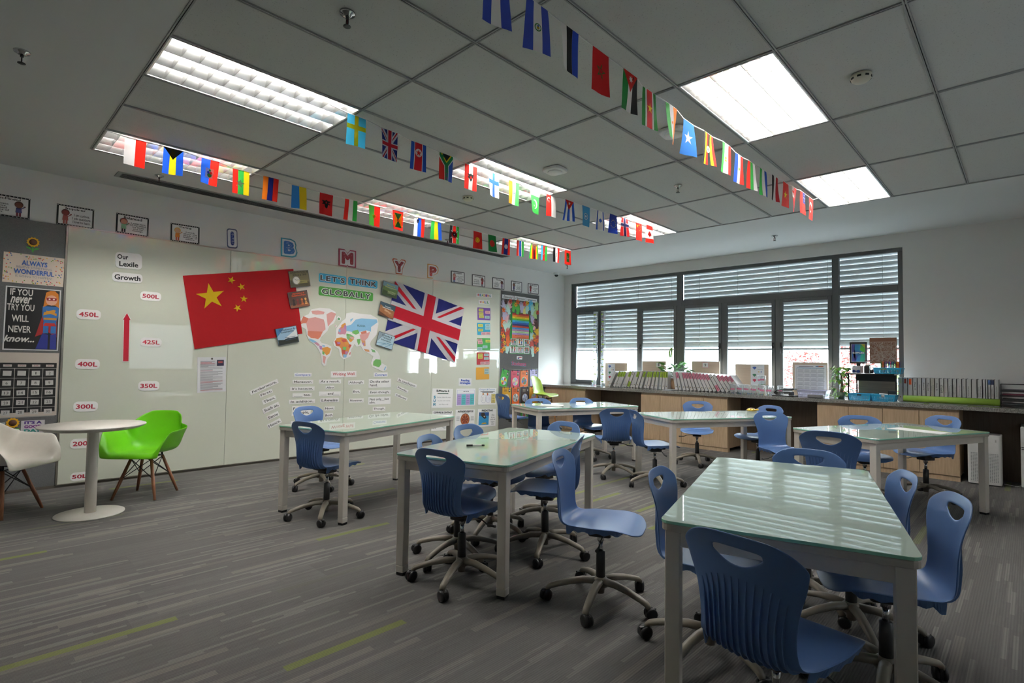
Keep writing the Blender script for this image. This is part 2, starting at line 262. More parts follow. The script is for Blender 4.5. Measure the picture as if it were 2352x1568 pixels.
Q={'inquirer': (-8.203, 2.8, 0.306, 0.213, 0.0), 'balanced': (-7.706, 2.806, 0.302, 0.217, -0.5), 'caring': (-7.187, 2.804, 0.302, 0.211, 1.1), 'knowledgeable': (-2.978, 2.804, 0.309, 0.206, 1.3), 'principled': (-2.487, 2.8, 0.319, 0.214, 1.0), 'thinker': (-1.983, 2.809, 0.317, 0.211, 0.9), 'risk': (-1.485, 2.807, 0.302, 0.204, 0.5), 'reflective': (-0.998, 2.814, 0.322, 0.202, 1.3), 'L_I': (-6.668, 2.839, 0.124, 0.246, 3.0), 'L_B': (-5.947, 2.838, 0.227, 0.249, 1.6), 'L_M': (-5.089, 2.825, 0.282, 0.253, 1.5), 'L_Y': (-4.193, 2.825, 0.257, 0.241, 1.1), 'L_P': (-3.522, 2.834, 0.231, 0.237, 0.9), 'ourlexile': (-7.731, 2.401, 0.245, 0.176, 1.7), 'growth': (-7.736, 2.214, 0.277, 0.103, 1.0), '500L': (-7.512, 2.029, 0.202, 0.102, -0.2), '450L': (-8.061, 1.783, 0.206, 0.105, 0.3), '425L': (-7.492, 1.511, 0.208, 0.102, -1.1), '400L': (-8.053, 1.26, 0.207, 0.106, -1.6), '350L': (-7.497, 1.02, 0.203, 0.107, -0.2), '300L': (-8.053, 0.816, 0.206, 0.105, -1.5), '250L': (-7.473, 0.634, 0.204, 0.107, -1.3), '200L': (-8.065, 0.432, 0.207, 0.102, -1.6), '50L': (-8.079, 0.092, 0.156, 0.088, -1.2), 'arrow': (-7.725, 1.559, 0.076, 0.537, 0.7), 'clock': (-5.812, 2.432, 0.279, 0.22, 11.1), 'identities': (-5.812, 2.153, 0.275, 0.219, 13.6), 'globalization': (-5.954, 1.656, 0.286, 0.224, 13.0), 'fairness': (-4.375, 2.433, 0.286, 0.221, -9.9), 'personal': (-4.422, 2.112, 0.282, 0.213, -12.4), 'scientific': (-4.433, 1.644, 0.3, 0.217, -14.2), 'lets': (-5.318, 2.489, 0.419, 0.124, 1.1), 'think': (-4.832, 2.492, 0.49, 0.122, 0.9), 'globally': (-5.092, 2.3, 0.865, 0.13, 0.1), 'doc': (-6.853, 1.142, 0.315, 0.424, 1.6), 'w:Furthermore,': (-6.227, 0.977, 0.381, 0.058, 23.7), 'w:First,': (-6.201, 0.896, 0.173, 0.052, 22.4), 'w:Then,': (-6.158, 0.808, 0.177, 0.058, 21.1), 'w:Such as,': (-6.13, 0.703, 0.227, 0.069, 23.2), 'w:Same': (-6.104, 0.597, 0.158, 0.06, 22.8), 'w:Hence,': (-6.083, 0.495, 0.187, 0.064, 24.8), 'w:Compare': (-5.716, 1.128, 0.246, 0.056, -0.3), 'w:Moreover,': (-5.713, 1.034, 0.29, 0.056, -0.4), "w:It's because,": (-5.716, 0.941, 0.341, 0.056, -0.4), 'w:____ too.': (-5.719, 0.853, 0.27, 0.054, -1.4), 'w:In addition,': (-5.717, 0.767, 0.367, 0.056, -0.2), 'w:For an example,': (-5.723, 0.643, 0.262, 0.132, -1.6), 'w:Similarly,': (-5.73, 0.474, 0.27, 0.056, -3.0), 'w:Writing Wall': (-5.108, 1.133, 0.403, 0.089, 0.7), 'w:As a result,': (-5.316, 1.032, 0.337, 0.058, -0.4), 'w:Also': (-5.317, 0.948, 0.132, 0.047, 1.3), 'w:___ and___': (-5.316, 0.86, 0.331, 0.062, -1.3), 'w:Likewise': (-5.317, 0.77, 0.284, 0.058, -1.5), 'w:Next,': (-5.316, 0.652, 0.155, 0.056, -1.1), 'w:Both': (-5.324, 0.558, 0.122, 0.056, -1.1), 'w:Although,': (-4.906, 1.011, 0.26, 0.061, 0.2), 'w:But,': (-4.898, 0.877, 0.127, 0.057, -0.5), 'w:However,': (-4.897, 0.747, 0.241, 0.06, -1.4), 'w:Contrast': (-4.494, 1.123, 0.245, 0.066, 0.6), 'w:On the other hand,': (-4.503, 0.992, 0.392, 0.132, -0.0), 'w:Even though,': (-4.503, 0.854, 0.39, 0.065, -0.5), 'w:Not only__but also,': (-4.503, 0.729, 0.39, 0.115, -0.6), 'w:Though,': (-4.508, 0.604, 0.219, 0.061, -1.5), 'w:In conclusion': (-4.006, 0.988, 0.388, 0.058, -18.6), 'w:Finally,': (-4.09, 0.886, 0.225, 0.05, -22.6), 'w:Different': (-4.112, 0.769, 0.244, 0.048, -20.6), 'reading': (-2.358, 2.548, 0.388, 0.071, 2.8), 'wall': (-2.355, 2.424, 0.277, 0.075, 3.6), 'purple': (-2.357, 2.209, 0.321, 0.227, 2.1), 'blue': (-2.357, 1.936, 0.321, 0.22, 2.4), 'green': (-2.352, 1.66, 0.323, 0.22, 1.6), 'red': (-2.36, 1.399, 0.317, 0.219, 1.3), 'yellow': (-2.366, 1.129, 0.324, 0.219, 0.8), 'strategies': (-2.785, 0.982, 0.297, 0.131, -1.5), 'sum': (-3.282, 0.718, 0.445, 0.32, -2.5), 'story': (-2.764, 0.715, 0.448, 0.302, -1.0), 'venn': (-2.24, 0.709, 0.45, 0.303, -1.5), 'contrast': (-3.277, 0.339, 0.442, 0.33, -3.2), 'author': (-2.771, 0.336, 0.452, 0.324, -2.4), 'predicting': (-2.247, 0.321, 0.461, 0.317, -2.3), 'pin': (-1.37, 1.421, 1.099, 2.531, 0.7), 'rainbow': (-1.37, 2.044, 0.477, 0.485, -0.2), 't1': (-1.733, 2.579, 0.315, 0.074, 0.4), 't2': (-1.395, 2.582, 0.325, 0.075, 0.3), 't3': (-1.06, 2.578, 0.325, 0.076, 0.1), 'greenposter': (-1.379, 1.896, 0.576, 0.797, -0.4), 'g1': (-1.563, 1.728, 0.168, 0.128, 1.1), 'g2': (-1.372, 1.726, 0.168, 0.13, 1.1), 'g3': (-1.187, 1.723, 0.162, 0.135, -0.9), 'g4': (-1.57, 1.577, 0.19, 0.127, 0.7), 'g5': (-1.37, 1.58, 0.17, 0.126, 0.5), 'g6': (-1.191, 1.578, 0.164, 0.131, -0.2), 'flagcard': (-1.388, 1.425, 0.152, 0.06, -0.3), 'students': (-1.403, 1.309, 0.422, 0.054, -1.8), 'a1': (-1.804, 1.03, 0.188, 0.313, -15.5), 'a2': (-1.505, 1.012, 0.236, 0.317, -1.0), 'a3': (-1.25, 1.019, 0.227, 0.311, -1.5), 'a4': (-0.962, 1.037, 0.222, 0.327, 3.2), 'a5': (-1.735, 0.699, 0.233, 0.233, -1.6), 'a6': (-1.485, 0.699, 0.206, 0.289, -0.5), 'a7': (-1.218, 0.69, 0.225, 0.297, -2.3), 'a8': (-0.958, 0.685, 0.268, 0.307, -1.4), 'a9': (-1.215, 0.389, 0.237, 0.307, -1.8), 'always': (-8.507, 2.2, 0.459, 0.294, -0.4), 'never': (-8.503, 1.706, 0.415, 0.623, -0.4), 'goodday': (-8.463, 0.636, 0.177, 0.126, -0.6)}
S={'sun1': [-8.526, 2.474], 'sun1b': [-8.529, 2.41], 'sun2': [-8.612, 0.684], 'calTR': [-8.282, 1.371], 'calBR': [-8.292, 0.74], 'calcolSun': [-8.34, 1.195], 'calcolSat': [-8.443, 1.195], 'calr1': [-8.34, 1.195], 'calr5': [-8.348, 0.795], 'smallR': [-8.665, 0.683], 'omTR': [-8.554, 2.904], 'omBR': [-8.554, 2.696], 'china': [[-7.203, 2.303], [-5.894, 2.558], [-5.742, 1.691], [-7.052, 1.445]], 'uk': [[-4.28, 2.584], [-2.842, 2.272], [-3.042, 1.324], [-4.457, 1.657]], 'hands': [(-1.837, 2.414, 'lav'), (-1.705, 2.417, 'pink'), (-1.728, 2.347, 'mint'), (-1.57, 2.411, 'green'), (-1.451, 2.369, 'green'), (-1.356, 2.411, 'lav'), (-1.27, 2.348, 'yel'), (-1.188, 2.407, 'mint'), (-1.092, 2.477, 'blue'), (-1.037, 2.393, 'mint'), (-0.909, 2.457, 'lime'), (-1.834, 2.237, 'lav'), (-1.76, 2.174, 'pink'), (-1.862, 2.1, 'orange'), (-1.709, 2.042, 'mint'), (-1.798, 2.011, 'mint'), (-1.73, 1.888, 'red'), (-1.727, 1.744, 'orange'), (-1.725, 1.609, 'mint'), (-1.039, 2.214, 'lav'), (-0.96, 2.309, 'lime'), (-0.97, 2.094, 'pink'), (-0.916, 2.115, 'brown'), (-1.075, 2.034, 'green'), (-0.886, 1.973, 'yel2'), (-1.045, 1.85, 'mint'), (-1.029, 1.699, 'red'), (-1.013, 1.558, 'mint')], 'flowers': [(-1.791, 2.48, 'brown'), (-1.67, 2.5, 'red'), (-1.467, 2.509, 'orange'), (-1.521, 2.453, 'yel2'), (-1.272, 2.488, 'red'), (-1.197, 2.507, 'yel2'), (-1.852, 2.323, 'orange'), (-0.88, 2.346, 'red'), (-1.868, 1.94, 'red'), (-1.878, 1.872, 'orange'), (-1.849, 1.823, 'yel2'), (-1.867, 1.759, 'red'), (-1.823, 1.703, 'yel2'), (-1.864, 1.655, 'red'), (-1.827, 1.592, 'yel2'), (-1.883, 1.551, 'orange'), (-0.879, 1.851, 'red'), (-0.959, 1.8, 'orange'), (-0.883, 1.776, 'orange'), (-0.923, 1.738, 'red'), (-0.979, 1.861, 'yel2'), (-0.934, 1.622, 'orange'), (-0.866, 1.606, 'yel2'), (-0.938, 1.559, 'orange')], 'am_out': [(-5.797, 1.791), (-5.78, 1.889), (-5.728, 1.932), (-5.662, 1.962), (-5.624, 2.031), (-5.501, 2.065), (-5.359, 2.065), (-5.265, 2.025), (-5.252, 1.931), (-5.282, 1.862), (-5.352, 1.817), (-5.379, 1.748), (-5.413, 1.713), (-5.475, 1.651), (-5.487, 1.604), (-5.458, 1.572), (-5.388, 1.561), (-5.315, 1.53), (-5.307, 1.469), (-5.326, 1.402), (-5.368, 1.354), (-5.386, 1.261), (-5.421, 1.251), (-5.453, 1.287), (-5.461, 1.399), (-5.512, 1.491), (-5.569, 1.555), (-5.638, 1.592), (-5.684, 1.681), (-5.69, 1.752), (-5.75, 1.781)], 'eu_out': [(-5.107, 1.941), (-5.094, 2.018), (-5.004, 2.038), (-4.864, 2.028), (-4.689, 2.026), (-4.574, 1.977), (-4.555, 1.892), (-4.584, 1.731), (-4.678, 1.627), (-4.693, 1.584), (-4.676, 1.542), (-4.56, 1.473), (-4.517, 1.402), (-4.515, 1.315), (-4.396, 1.258), (-4.394, 1.2), (-4.452, 1.164), (-4.536, 1.2), (-4.644, 1.243), (-4.67, 1.3), (-4.632, 1.4), (-4.706, 1.441), (-4.802, 1.482), (-4.851, 1.557), (-4.913, 1.535), (-4.953, 1.575), (-5.004, 1.49), (-5.001, 1.394), (-5.12, 1.348), (-5.173, 1.391), (-5.198, 1.499), (-5.272, 1.538), (-5.288, 1.591), (-5.247, 1.66), (-5.25, 1.782), (-5.194, 1.853), (-5.151, 1.904)], 'ic': [(-5.212, 1.968), (-5.174, 1.943), (-5.181, 1.909), (-5.217, 1.9), (-5.244, 1.925), (-5.236, 1.957)], 'br': [(-5.252, 1.843), (-5.237, 1.826), (-5.247, 1.803), (-5.266, 1.808), (-5.269, 1.833)], 'mapcol': {'base_a': [[(-5.267, 1.605), (-5.232, 1.647), (-5.166, 1.664), (-5.099, 1.653), (-5.076, 1.64), (-5.037, 1.572), (-5.001, 1.56), (-5.027, 1.504), (-5.048, 1.448), (-5.07, 1.406), (-5.091, 1.372), (-5.129, 1.378), (-5.153, 1.446), (-5.162, 1.5), (-5.192, 1.533), (-5.243, 1.538)]], 'base_e': [[(-5.219, 1.716), (-5.206, 1.784), (-5.163, 1.828), (-5.113, 1.879), (-5.089, 1.832), (-5.087, 1.75), (-5.101, 1.708), (-5.145, 1.712), (-5.19, 1.704)], [(-5.584, 1.607), (-5.514, 1.57), (-5.486, 1.544), (-5.513, 1.53), (-5.576, 1.574)]], 'base_m': [[(-5.086, 1.708), (-5.025, 1.718), (-4.956, 1.679), (-4.977, 1.63), (-5.038, 1.621), (-5.077, 1.654)], [(-4.675, 1.513), (-4.61, 1.493), (-4.593, 1.458), (-4.65, 1.464)]], 'base_s': [[(-4.846, 1.649), (-4.775, 1.638), (-4.768, 1.553), (-4.796, 1.545), (-4.829, 1.593)], [(-4.795, 1.51), (-4.707, 1.498), (-4.698, 1.463), (-4.77, 1.475)]], 'coral': [[(-5.772, 1.845), (-5.735, 1.931), (-5.66, 1.904), (-5.692, 1.837), (-5.739, 1.834), (-5.791, 1.798)], [(-5.666, 1.734), (-5.546, 1.733), (-5.449, 1.732), (-5.482, 1.657), (-5.516, 1.623), (-5.557, 1.634), (-5.619, 1.638), (-5.667, 1.675)], [(-4.857, 1.754), (-4.763, 1.787), (-4.754, 1.745), (-4.84, 1.72)]], 'pink': [[(-5.66, 1.904), (-5.566, 1.93), (-5.496, 1.915), (-5.44, 1.905), (-5.417, 1.84), (-5.408, 1.767), (-5.449, 1.732), (-5.546, 1.733), (-5.666, 1.734), (-5.692, 1.837)], [(-5.623, 2.011), (-5.527, 2.025), (-5.429, 2.013), (-5.442, 1.979), (-5.553, 1.964), (-5.608, 1.973)], [(-5.4, 1.982), (-5.329, 2.02), (-5.254, 1.999), (-5.297, 1.901), (-5.374, 1.809), (-5.39, 1.895)], [(-4.871, 1.718), (-4.754, 1.745), (-4.698, 1.769), (-4.728, 1.682), (-4.79, 1.623), (-4.854, 1.649)], [(-5.44, 1.4), (-5.39, 1.38), (-5.408, 1.28), (-5.434, 1.307)], [(-5.04, 1.683), (-4.963, 1.679), (-4.962, 1.637), (-5.008, 1.649)]], 'blue': [[(-5.089, 1.832), (-5.014, 1.857), (-4.94, 1.938), (-4.847, 1.959), (-4.59, 1.962), (-4.572, 1.919), (-4.684, 1.841), (-4.682, 1.77), (-4.763, 1.787), (-4.934, 1.743), (-5.087, 1.763)], [(-5.652, 1.63), (-5.584, 1.613), (-5.528, 1.582), (-5.583, 1.574), (-5.631, 1.598)], [(-5.13, 1.419), (-5.07, 1.42), (-5.076, 1.379), (-5.121, 1.371)], [(-5.451, 1.545), (-5.408, 1.54), (-5.415, 1.52), (-5.45, 1.525)], [(-5.031, 1.932), (-4.979, 1.957), (-5.001, 1.92), (-5.023, 1.891)], [(-4.445, 1.2), (-4.413, 1.251), (-4.404, 1.236), (-4.428, 1.185)], [(-5.206, 1.784), (-5.177, 1.766), (-5.183, 1.731), (-5.213, 1.75)]], 'orange': [[(-5.457, 1.505), (-5.372, 1.521), (-5.319, 1.496), (-5.341, 1.428), (-5.383, 1.401), (-5.42, 1.44), (-5.449, 1.472)], [(-5.246, 1.647), (-5.174, 1.663), (-5.165, 1.609), (-5.223, 1.6)], [(-5.113, 1.604), (-5.052, 1.599), (-5.059, 1.558), (-5.104, 1.55)], [(-5.171, 1.841), (-5.113, 1.879), (-5.097, 1.859), (-5.133, 1.816), (-5.162, 1.787)], [(-5.046, 1.655), (-4.977, 1.637), (-5.007, 1.601), (-5.038, 1.614)]], 'red': [[(-5.267, 1.605), (-5.216, 1.6), (-5.171, 1.582), (-5.192, 1.54), (-5.244, 1.545)], [(-5.165, 1.63), (-5.099, 1.646), (-5.075, 1.606), (-5.135, 1.597)], [(-5.146, 1.487), (-5.094, 1.481), (-5.1, 1.426), (-5.145, 1.432)], [(-5.037, 1.572), (-4.998, 1.56), (-5.02, 1.518), (-5.05, 1.531)], [(-5.025, 1.448), (-5.011, 1.456), (-5.017, 1.414), (-5.032, 1.421)]], 'green': [[(-4.989, 1.768), (-4.904, 1.787), (-4.872, 1.739), (-4.933, 1.715), (-4.995, 1.733)], [(-4.916, 1.646), (-4.854, 1.656), (-4.86, 1.599), (-4.883, 1.557), (-4.907, 1.605)], [(-4.63, 1.321), (-4.59, 1.358), (-4.507, 1.351), (-4.489, 1.287), (-4.529, 1.236), (-4.636, 1.264)], [(-5.448, 1.466), (-5.413, 1.44), (-5.419, 1.407), (-5.447, 1.419)], [(-5.14, 1.528), (-5.081, 1.53), (-5.087, 1.481), (-5.132, 1.487)], [(-5.086, 1.722), (-5.041, 1.717), (-5.055, 1.689), (-5.085, 1.695)]], 'violet': [[(-5.23, 1.593), (-5.179, 1.595), (-5.178, 1.568), (-5.222, 1.566)], [(-5.101, 1.461), (-5.056, 1.468), (-5.063, 1.427), (-5.096, 1.426)], [(-5.127, 1.844), (-5.092, 1.832), (-5.095, 1.784), (-5.118, 1.789)], [(-5.499, 1.537), (-5.457, 1.532), (-5.449, 1.479), (-5.484, 1.485)], [(-4.829, 1.6), (-4.789, 1.595), (-4.804, 1.552)]]}, 'russia': (-4.848, 1.849)}
BUNT=[[(1.75, -8.035, 3.185), (1.753, -7.756, 3.185), (1.725, -7.449, 3.181), (1.727, -7.18, 3.155), (1.729, -6.896, 3.156), (1.732, -6.61, 3.137), (1.734, -6.308, 3.13), (1.736, -6.014, 3.13), (1.738, -5.721, 3.126), (1.74, -5.401, 3.137), (1.743, -5.082, 3.112), (1.744, -4.825, 3.119), (1.747, -4.524, 3.121), (1.75, -4.116, 3.12), (1.752, -3.844, 3.121), (1.754, -3.558, 3.121), (1.756, -3.266, 3.14), (1.758, -2.957, 3.146), (1.76, -2.725, 3.157), (1.762, -2.428, 3.171), (1.764, -2.139, 3.175)], [(3.543, -6.993, 3.185), (3.509, -6.682, 3.185), (3.478, -6.374, 3.185), (3.456, -6.058, 3.185), (3.422, -5.732, 3.185), (3.43, -5.443, 3.185), (3.403, -5.125, 3.185), (3.388, -4.785, 3.17), (3.4, -4.531, 3.185), (3.433, -4.245, 3.185), (3.442, -3.941, 3.185), (3.453, -3.663, 3.185), (3.486, -3.43, 3.185), (3.504, -3.2, 3.185), (3.514, -2.879, 3.185), (3.552, -2.668, 3.185)], [(5.503, -7.439, 3.063), (5.504, -7.164, 3.069), (5.505, -6.915, 3.065), (5.506, -6.636, 3.062), (5.507, -6.333, 3.061), (5.507, -6.117, 3.038), (5.508, -5.833, 3.046), (5.509, -5.584, 3.019), (5.51, -5.273, 3.035), (5.512, -4.947, 3.057), (5.512, -4.698, 3.043), (5.513, -4.436, 3.055), (5.514, -4.162, 3.065), (5.515, -3.863, 3.085), (5.516, -3.56, 3.1), (5.517, -3.312, 3.118), (5.518, -3.031, 3.137), (5.519, -2.745, 3.139)]]
# ================================================================ the room
RX, RY, CZ = 9.2, -11.5, 3.2
struct(MB().b2(0, RX, RY, 0, -.1, 0).build('floor', m_carpet))
struct(MB().b2(-.2, 0, RY, .3, 0, 3.4).build('wall_left', m_wall))
struct(MB().b2(RX, RX + .2, RY, .3, 0, 3.4).build('wall_right', m_wall)); struct(MB().b2(-.2, RX + .2, RY - .2, RY, 0, 3.4).build('wall_front', m_wall))
wb = MB(); WX0, WX1, WZ0, WZ1 = .18, 5.93, .90, 3.01
wb.b2(0, WX0, 0, .25, 0, 3.4); wb.b2(WX1, RX, 0, .25, 0, 3.4); wb.b2(WX0, WX1, 0, .25, 0, WZ0); wb.b2(WX0, WX1, 0, .25, WZ1, 3.4)
struct(wb.build('wall_back', m_wall))
struct(MB().b2(.03, WX1, -.012, .03, 3.012, 3.03).build('trim_1', m_wall))
# ceiling: lay-in tiles inside a plasterboard border
GX0, GY0, PX, PY, NX, NY = 1.154, -8.25, .622, 1.244, 12, 5
GX1, GY1 = GX0 + NX * PX, GY0 + NY * PY
LAMPS = {(3, 0): 'above the round café table end of the whiteboard', (0, 0): '', (3, 2): '', (0, 2): '', (3, 4): '', (0, 4): '', (7, 2): '', (7, 4): ''}
cb = MB()
for i in range(NX):
    for j in range(NY):
        if (i, j) in LAMPS: continue
        x, y = GX0 + i * PX, GY0 + j * PY; cb.poly([(x, y, CZ + .004), (x, y + PY, CZ + .004), (x + PX, y + PY, CZ + .004), (x + PX, y, CZ + .004)])
ceil = struct(cb.build('ceiling', m_ceil))
g = MB()
for x0, x1, y0, y1 in ((0, GX0, RY, 0), (GX1, RX, RY, 0), (GX0, GX1, RY, GY0), (GX0, GX1, GY1, 0)): g.b2(x0, x1, y0, y1, CZ, CZ + .12)
struct(g.build('ceiling_border', m_gyp, ceil))
struct(MB().b2(0, RX, RY, 0, 3.42, 3.5).build('ceiling_slab', m_gyp, ceil))
gb = MB(); m_grid = mat('grid_bar', (.33, .33, .33), .5); m_slot = mat('grid_slot', (.02, .02, .02), .8)
for i in range(NX + 1):
    x = GX0 + i * PX
    for s in (-1, 1): gb.b2(x + s * .0065 - .004, x + s * .0065 + .004, GY0, GY1, CZ - .006, CZ + .004, m_grid)
    gb.b2(x - .0025, x + .0025, GY0, GY1, CZ - .0005, CZ + .004, m_slot)
for j in range(NY + 1):
    y = GY0 + j * PY
    for s in (-1, 1): gb.b2(GX0, GX1, y + s * .0065 - .004, y + s * .0065 + .004, CZ - .005, CZ + .004, m_grid)
    gb.b2(GX0, GX1, y - .0025, y + .0025, CZ - .0005, CZ + .004, m_slot)
struct(gb.build('ceiling_grid', None, ceil))
# baseboards
struct(MB().b2(0, .014, RY, -.02, 0, .03).build('baseboard_left', mat('dark_baseboard', (.09, .075, .06), .5)))
# ---------------------------------------------------------------- recessed lamps
def lamp_mesh():
    ho = MB(); w, d = PX - .03, PY - .03
    ho.b2(-w / 2, w / 2, -d / 2, d / 2, .105, .115); 
    for s in (-1, 1): ho.b2(s * w / 2 - .006, s * w / 2 + .006, -d / 2, d / 2, -.004, .11); ho.b2(-w / 2, w / 2, s * d / 2 - .006, s * d / 2 + .006, -.004, .11)
    lo = MB(); lw = w / 3
    for k in (-1, 1):
        x = k * lw / 2; lo.prism([(x - .002, -d / 2), (x + .002, -d / 2), (x + .002, d / 2), (x - .002, d / 2)], .0, .005)
        for s in (-1, 1): lo.poly([(x + s * .002, -d / 2, .0), (x + s * .002, d / 2, .0), (x + s * .034, d / 2, .07), (x + s * .034, -d / 2, .07)])
    for s in (-1, 1): x = s * (w / 2 - .007); lo.poly([(x, -d / 2, 0), (x, d / 2, 0), (x - s * .034, d / 2, .07), (x - s * .034, -d / 2, .07)])
    for k in range(1, 12):
        y = -d / 2 + d * k / 12
        for q in (-1, 0, 1): lo.box((q * lw, y, .022), (lw - .006, .0025, .044))
    tb = [MB().tube([(q * lw, -d / 2 + .03, .066), (q * lw, d / 2 - .03, .066)], .013, 10) for q in (-1, 0, 1)]
    return ho, lo, tb
LAB = {(3, 0): 'big louvred ceiling lamp nearest the top left, in front of the Swedish bunting flag', (0, 0): 'louvred ceiling lamp behind the white and red bunting flag at the far left', (3, 2): 'louvred ceiling lamp behind the Austrian and Finnish bunting flags',
       (0, 2): 'louvred ceiling lamp behind the Burkina Faso and Grenada bunting flags', (3, 4): 'louvred ceiling lamp behind the Chinese and Canadian bunting flags by the window', (0, 4): 'louvred ceiling lamp behind the Zimbabwean and Azerbaijani bunting flags',
       (7, 2): 'big bright three-lane ceiling lamp between the last bunting string and a smoke detector', (7, 4): 'three-lane ceiling lamp near the window at the end of the right-hand bunting'}
lamp0 = None
for (i, j), lb in LAB.items():
    c = (GX0 + (i + .5) * PX, GY0 + (j + .5) * PY, CZ)
    if lamp0 is None:
        lamp0 = o = thing('ceiling_lamp', lb, 'lamp', c, 0, 'recessed ceiling lamps'); ho, lo, tb = lamp_mesh()
        ho.build('housing', m_lamp, o); lo.build('louvre', m_lamp, o)
        for t in tb: t.build('lamp_tube', m_tube, o)
    else: o = copy_tree(lamp0); o.location = c; o['label'] = lb
# ---------------------------------------------------------------- things on the ceiling
def sprinkler(x, y, lb):
    o = thing('sprinkler', lb, 'sprinkler', (x, y, CZ), 0, 'fire sprinklers on the ceiling')
    MB().lathe([(.005, 0), (.042, 0), (.040, -.008), (.024, -.012), (.022, -.02), (.012, -.022)], n=20).build('escutcheon', m_chrome, o)
    MB().tube([(0, 0, -.02), (0, 0, -.035)], .009).tube([(-.009, 0, -.035), (-.011, 0, -.06), (-.004, 0, -.072)], .003).tube([(.009, 0, -.035), (.011, 0, -.06), (.004, 0, -.072)], .003).lathe([(.003, -.072), (.02, -.072), (.02, -.075), (.003, -.075)]).build('frame', m_dgrey, o)
    MB().tube([(0, 0, -.036), (0, 0, -.07)], .0028).build('glass_bulb', paint('#8a1420', .2), o)
for x, y, lb in ((4.578, -7.65, 'fire sprinkler near the top of the picture, biggest of them'), (2.772, -8.82, 'fire sprinkler on the dark plain ceiling at the far left'), (4.572, -3.887, 'fire sprinkler on the tiles between the middle and right bunting'), (4.574, -.963, 'fire sprinkler on the plain ceiling strip above the window'),
                 (.789, -7.644, 'fire sprinkler beside the near end of the long air vent'), (.785, -3.856, 'fire sprinkler beside the Kenyan bunting flag'), (.87, -1.008, 'fire sprinkler in the corner under the Maldives bunting flag')): sprinkler(x, y, lb)
def detector(x, y, lb):
    o = thing('smoke_detector', lb, 'smoke detector', (x, y, CZ), 0, 'smoke detectors')
    MB().lathe([(.01, 0), (.058, 0), (.06, -.014), (.055, -.03), (.04, -.045), (.01, -.048)], n=28).build('body', mat('ivory_plastic', (.62, .58, .47), .45), o)
    b = MB()
    for k in range(8): a = k * PI / 4; b.box((.0545 * math.cos(a), .0545 * math.sin(a), -.024), (.008, .022, .011), Matrix.Rotation(a, 3, 'Z'))
    b.build('sensor_slots', m_black, o)
detector(6.436, -5.112, 'ivory smoke detector right of the big bright lamp'); detector(2.635, -5.075, 'ivory smoke detector between the two left bunting strings')
def access_point(x, y, lb, rz):
    o = thing('wireless_access_point', lb, 'access point', (x, y, CZ), rz, 'wireless access points')
    MB().prism(rrect(.2, .2, .05), -.03, 0).build('housing', m_white, o, bevel=.01); MB().lathe([(.0, -.031), (.07, -.031), (.066, -.038), (0, -.039)], n=28).build('dome', m_white, o)
access_point(3.926, -5.105, 'white square wireless unit above the Pakistani bunting flag', .1); access_point(5.168, -5.141, 'white wireless unit partly behind the Niger bunting flag', .1)
o = thing('dome_camera', 'small white dome security camera in the ceiling corner by the window', 'camera', (.15, -.45, CZ))
MB().lathe([(.01, 0), (.06, 0), (.06, -.03), (.045, -.05), (.01, -.052)], n=24).build('housing', m_white, o); MB().lathe([(.04, -.05), (.037, -.068), (.02, -.085), (.004, -.09)], n=20).build('lens_dome', mat('smoked_dome', (.01, .01, .012), .08), o)
o = thing('air_vent', 'long grey slot air vent along the ceiling above the whiteboard', 'vent', (.53, -5.14, CZ))
MB().b2(-.1, .1, -2.82, 2.82, -.008, 0).build('vent_frame', mat('vent_frame', (.4, .4, .39), .5), o)
b = MB()
for k in range(4): b.box((-.06 + k * .04, 0, -.0115), (.03, 5.56, .005), Matrix.Rotation(.3, 3, 'Y'))
b.build('vent_blades', mat('vent_dark', (.07, .07, .068), .6), o)
# ================================================================ window
FY0, FY1 = .03, .10
win = thing('window_1', 'wide grey-framed ribbon window in the back wall', 'window'); del win['label'], win['category']; struct(win)
fr = MB(); TZ0, TZ1 = 2.40, 2.50
fr.b2(WX0, WX1, FY0, FY1, WZ0, .945); fr.b2(WX0, WX1, FY0, FY1, 2.955, WZ1); fr.b2(WX0, .265, FY0, FY1, .945, 2.955); fr.b2(5.87, WX1, FY0, FY1, .945, 2.955)
fr.b2(.265, 5.87, FY0, FY1, TZ0, TZ1)
for a, c in ((2.575, 2.67), (5.06, 5.15)): fr.b2(a, c, FY0 - .004, FY1, .945, 2.955)
for a, c in ((.895, .955), (1.76, 1.82), (3.40, 3.44), (4.26, 4.32)): fr.b2(a, c, FY0, FY1, .945, TZ0)
struct(fr.build('window_frame', m_frame, win, bevel=.004))
SASH = [(.265, .895, 1), (1.82, 2.575, 0), (2.67, 3.40, 1), (3.44, 4.26, 1), (4.32, 5.06, 0)]
for a, c, hs in SASH:
    s = MB(); t = .055; y0, y1 = FY0 - .012, FY0 + .03
    s.b2(a, a + t, y0, y1, .945, TZ0); s.b2(c - t, c, y0, y1, .945, TZ0); s.b2(a + t, c - t, y0, y1, .945, .945 + t); s.b2(a + t, c - t, y0, y1, TZ0 - t, TZ0)
    q = struct(s.build('window_sash', m_frame, win, bevel=.004)); hx = c - t / 2 if hs else a + t / 2
    struct(MB().box((hx, y0 - .008, 1.665), (.03, .016, .09)).tube([(hx, y0 - .016, 1.66), (hx, y0 - .045, 1.66), (hx, y0 - .045, 1.63), (hx, y0 - .035, 1.54)], .009).build('window_handle', m_black, q))
for a, c, z0, z1 in ((.27, 2.57, 2.505, 2.95), (2.675, 5.055, 2.505, 2.95), (5.155, 5.865, 2.505, 2.95), (.955, 1.76, .95, 2.395), (5.155, 5.865, .95, 2.395)): struct(MB().b2(a, c, .064, .068, z0, z1).build('window_pane', m_pane, win))
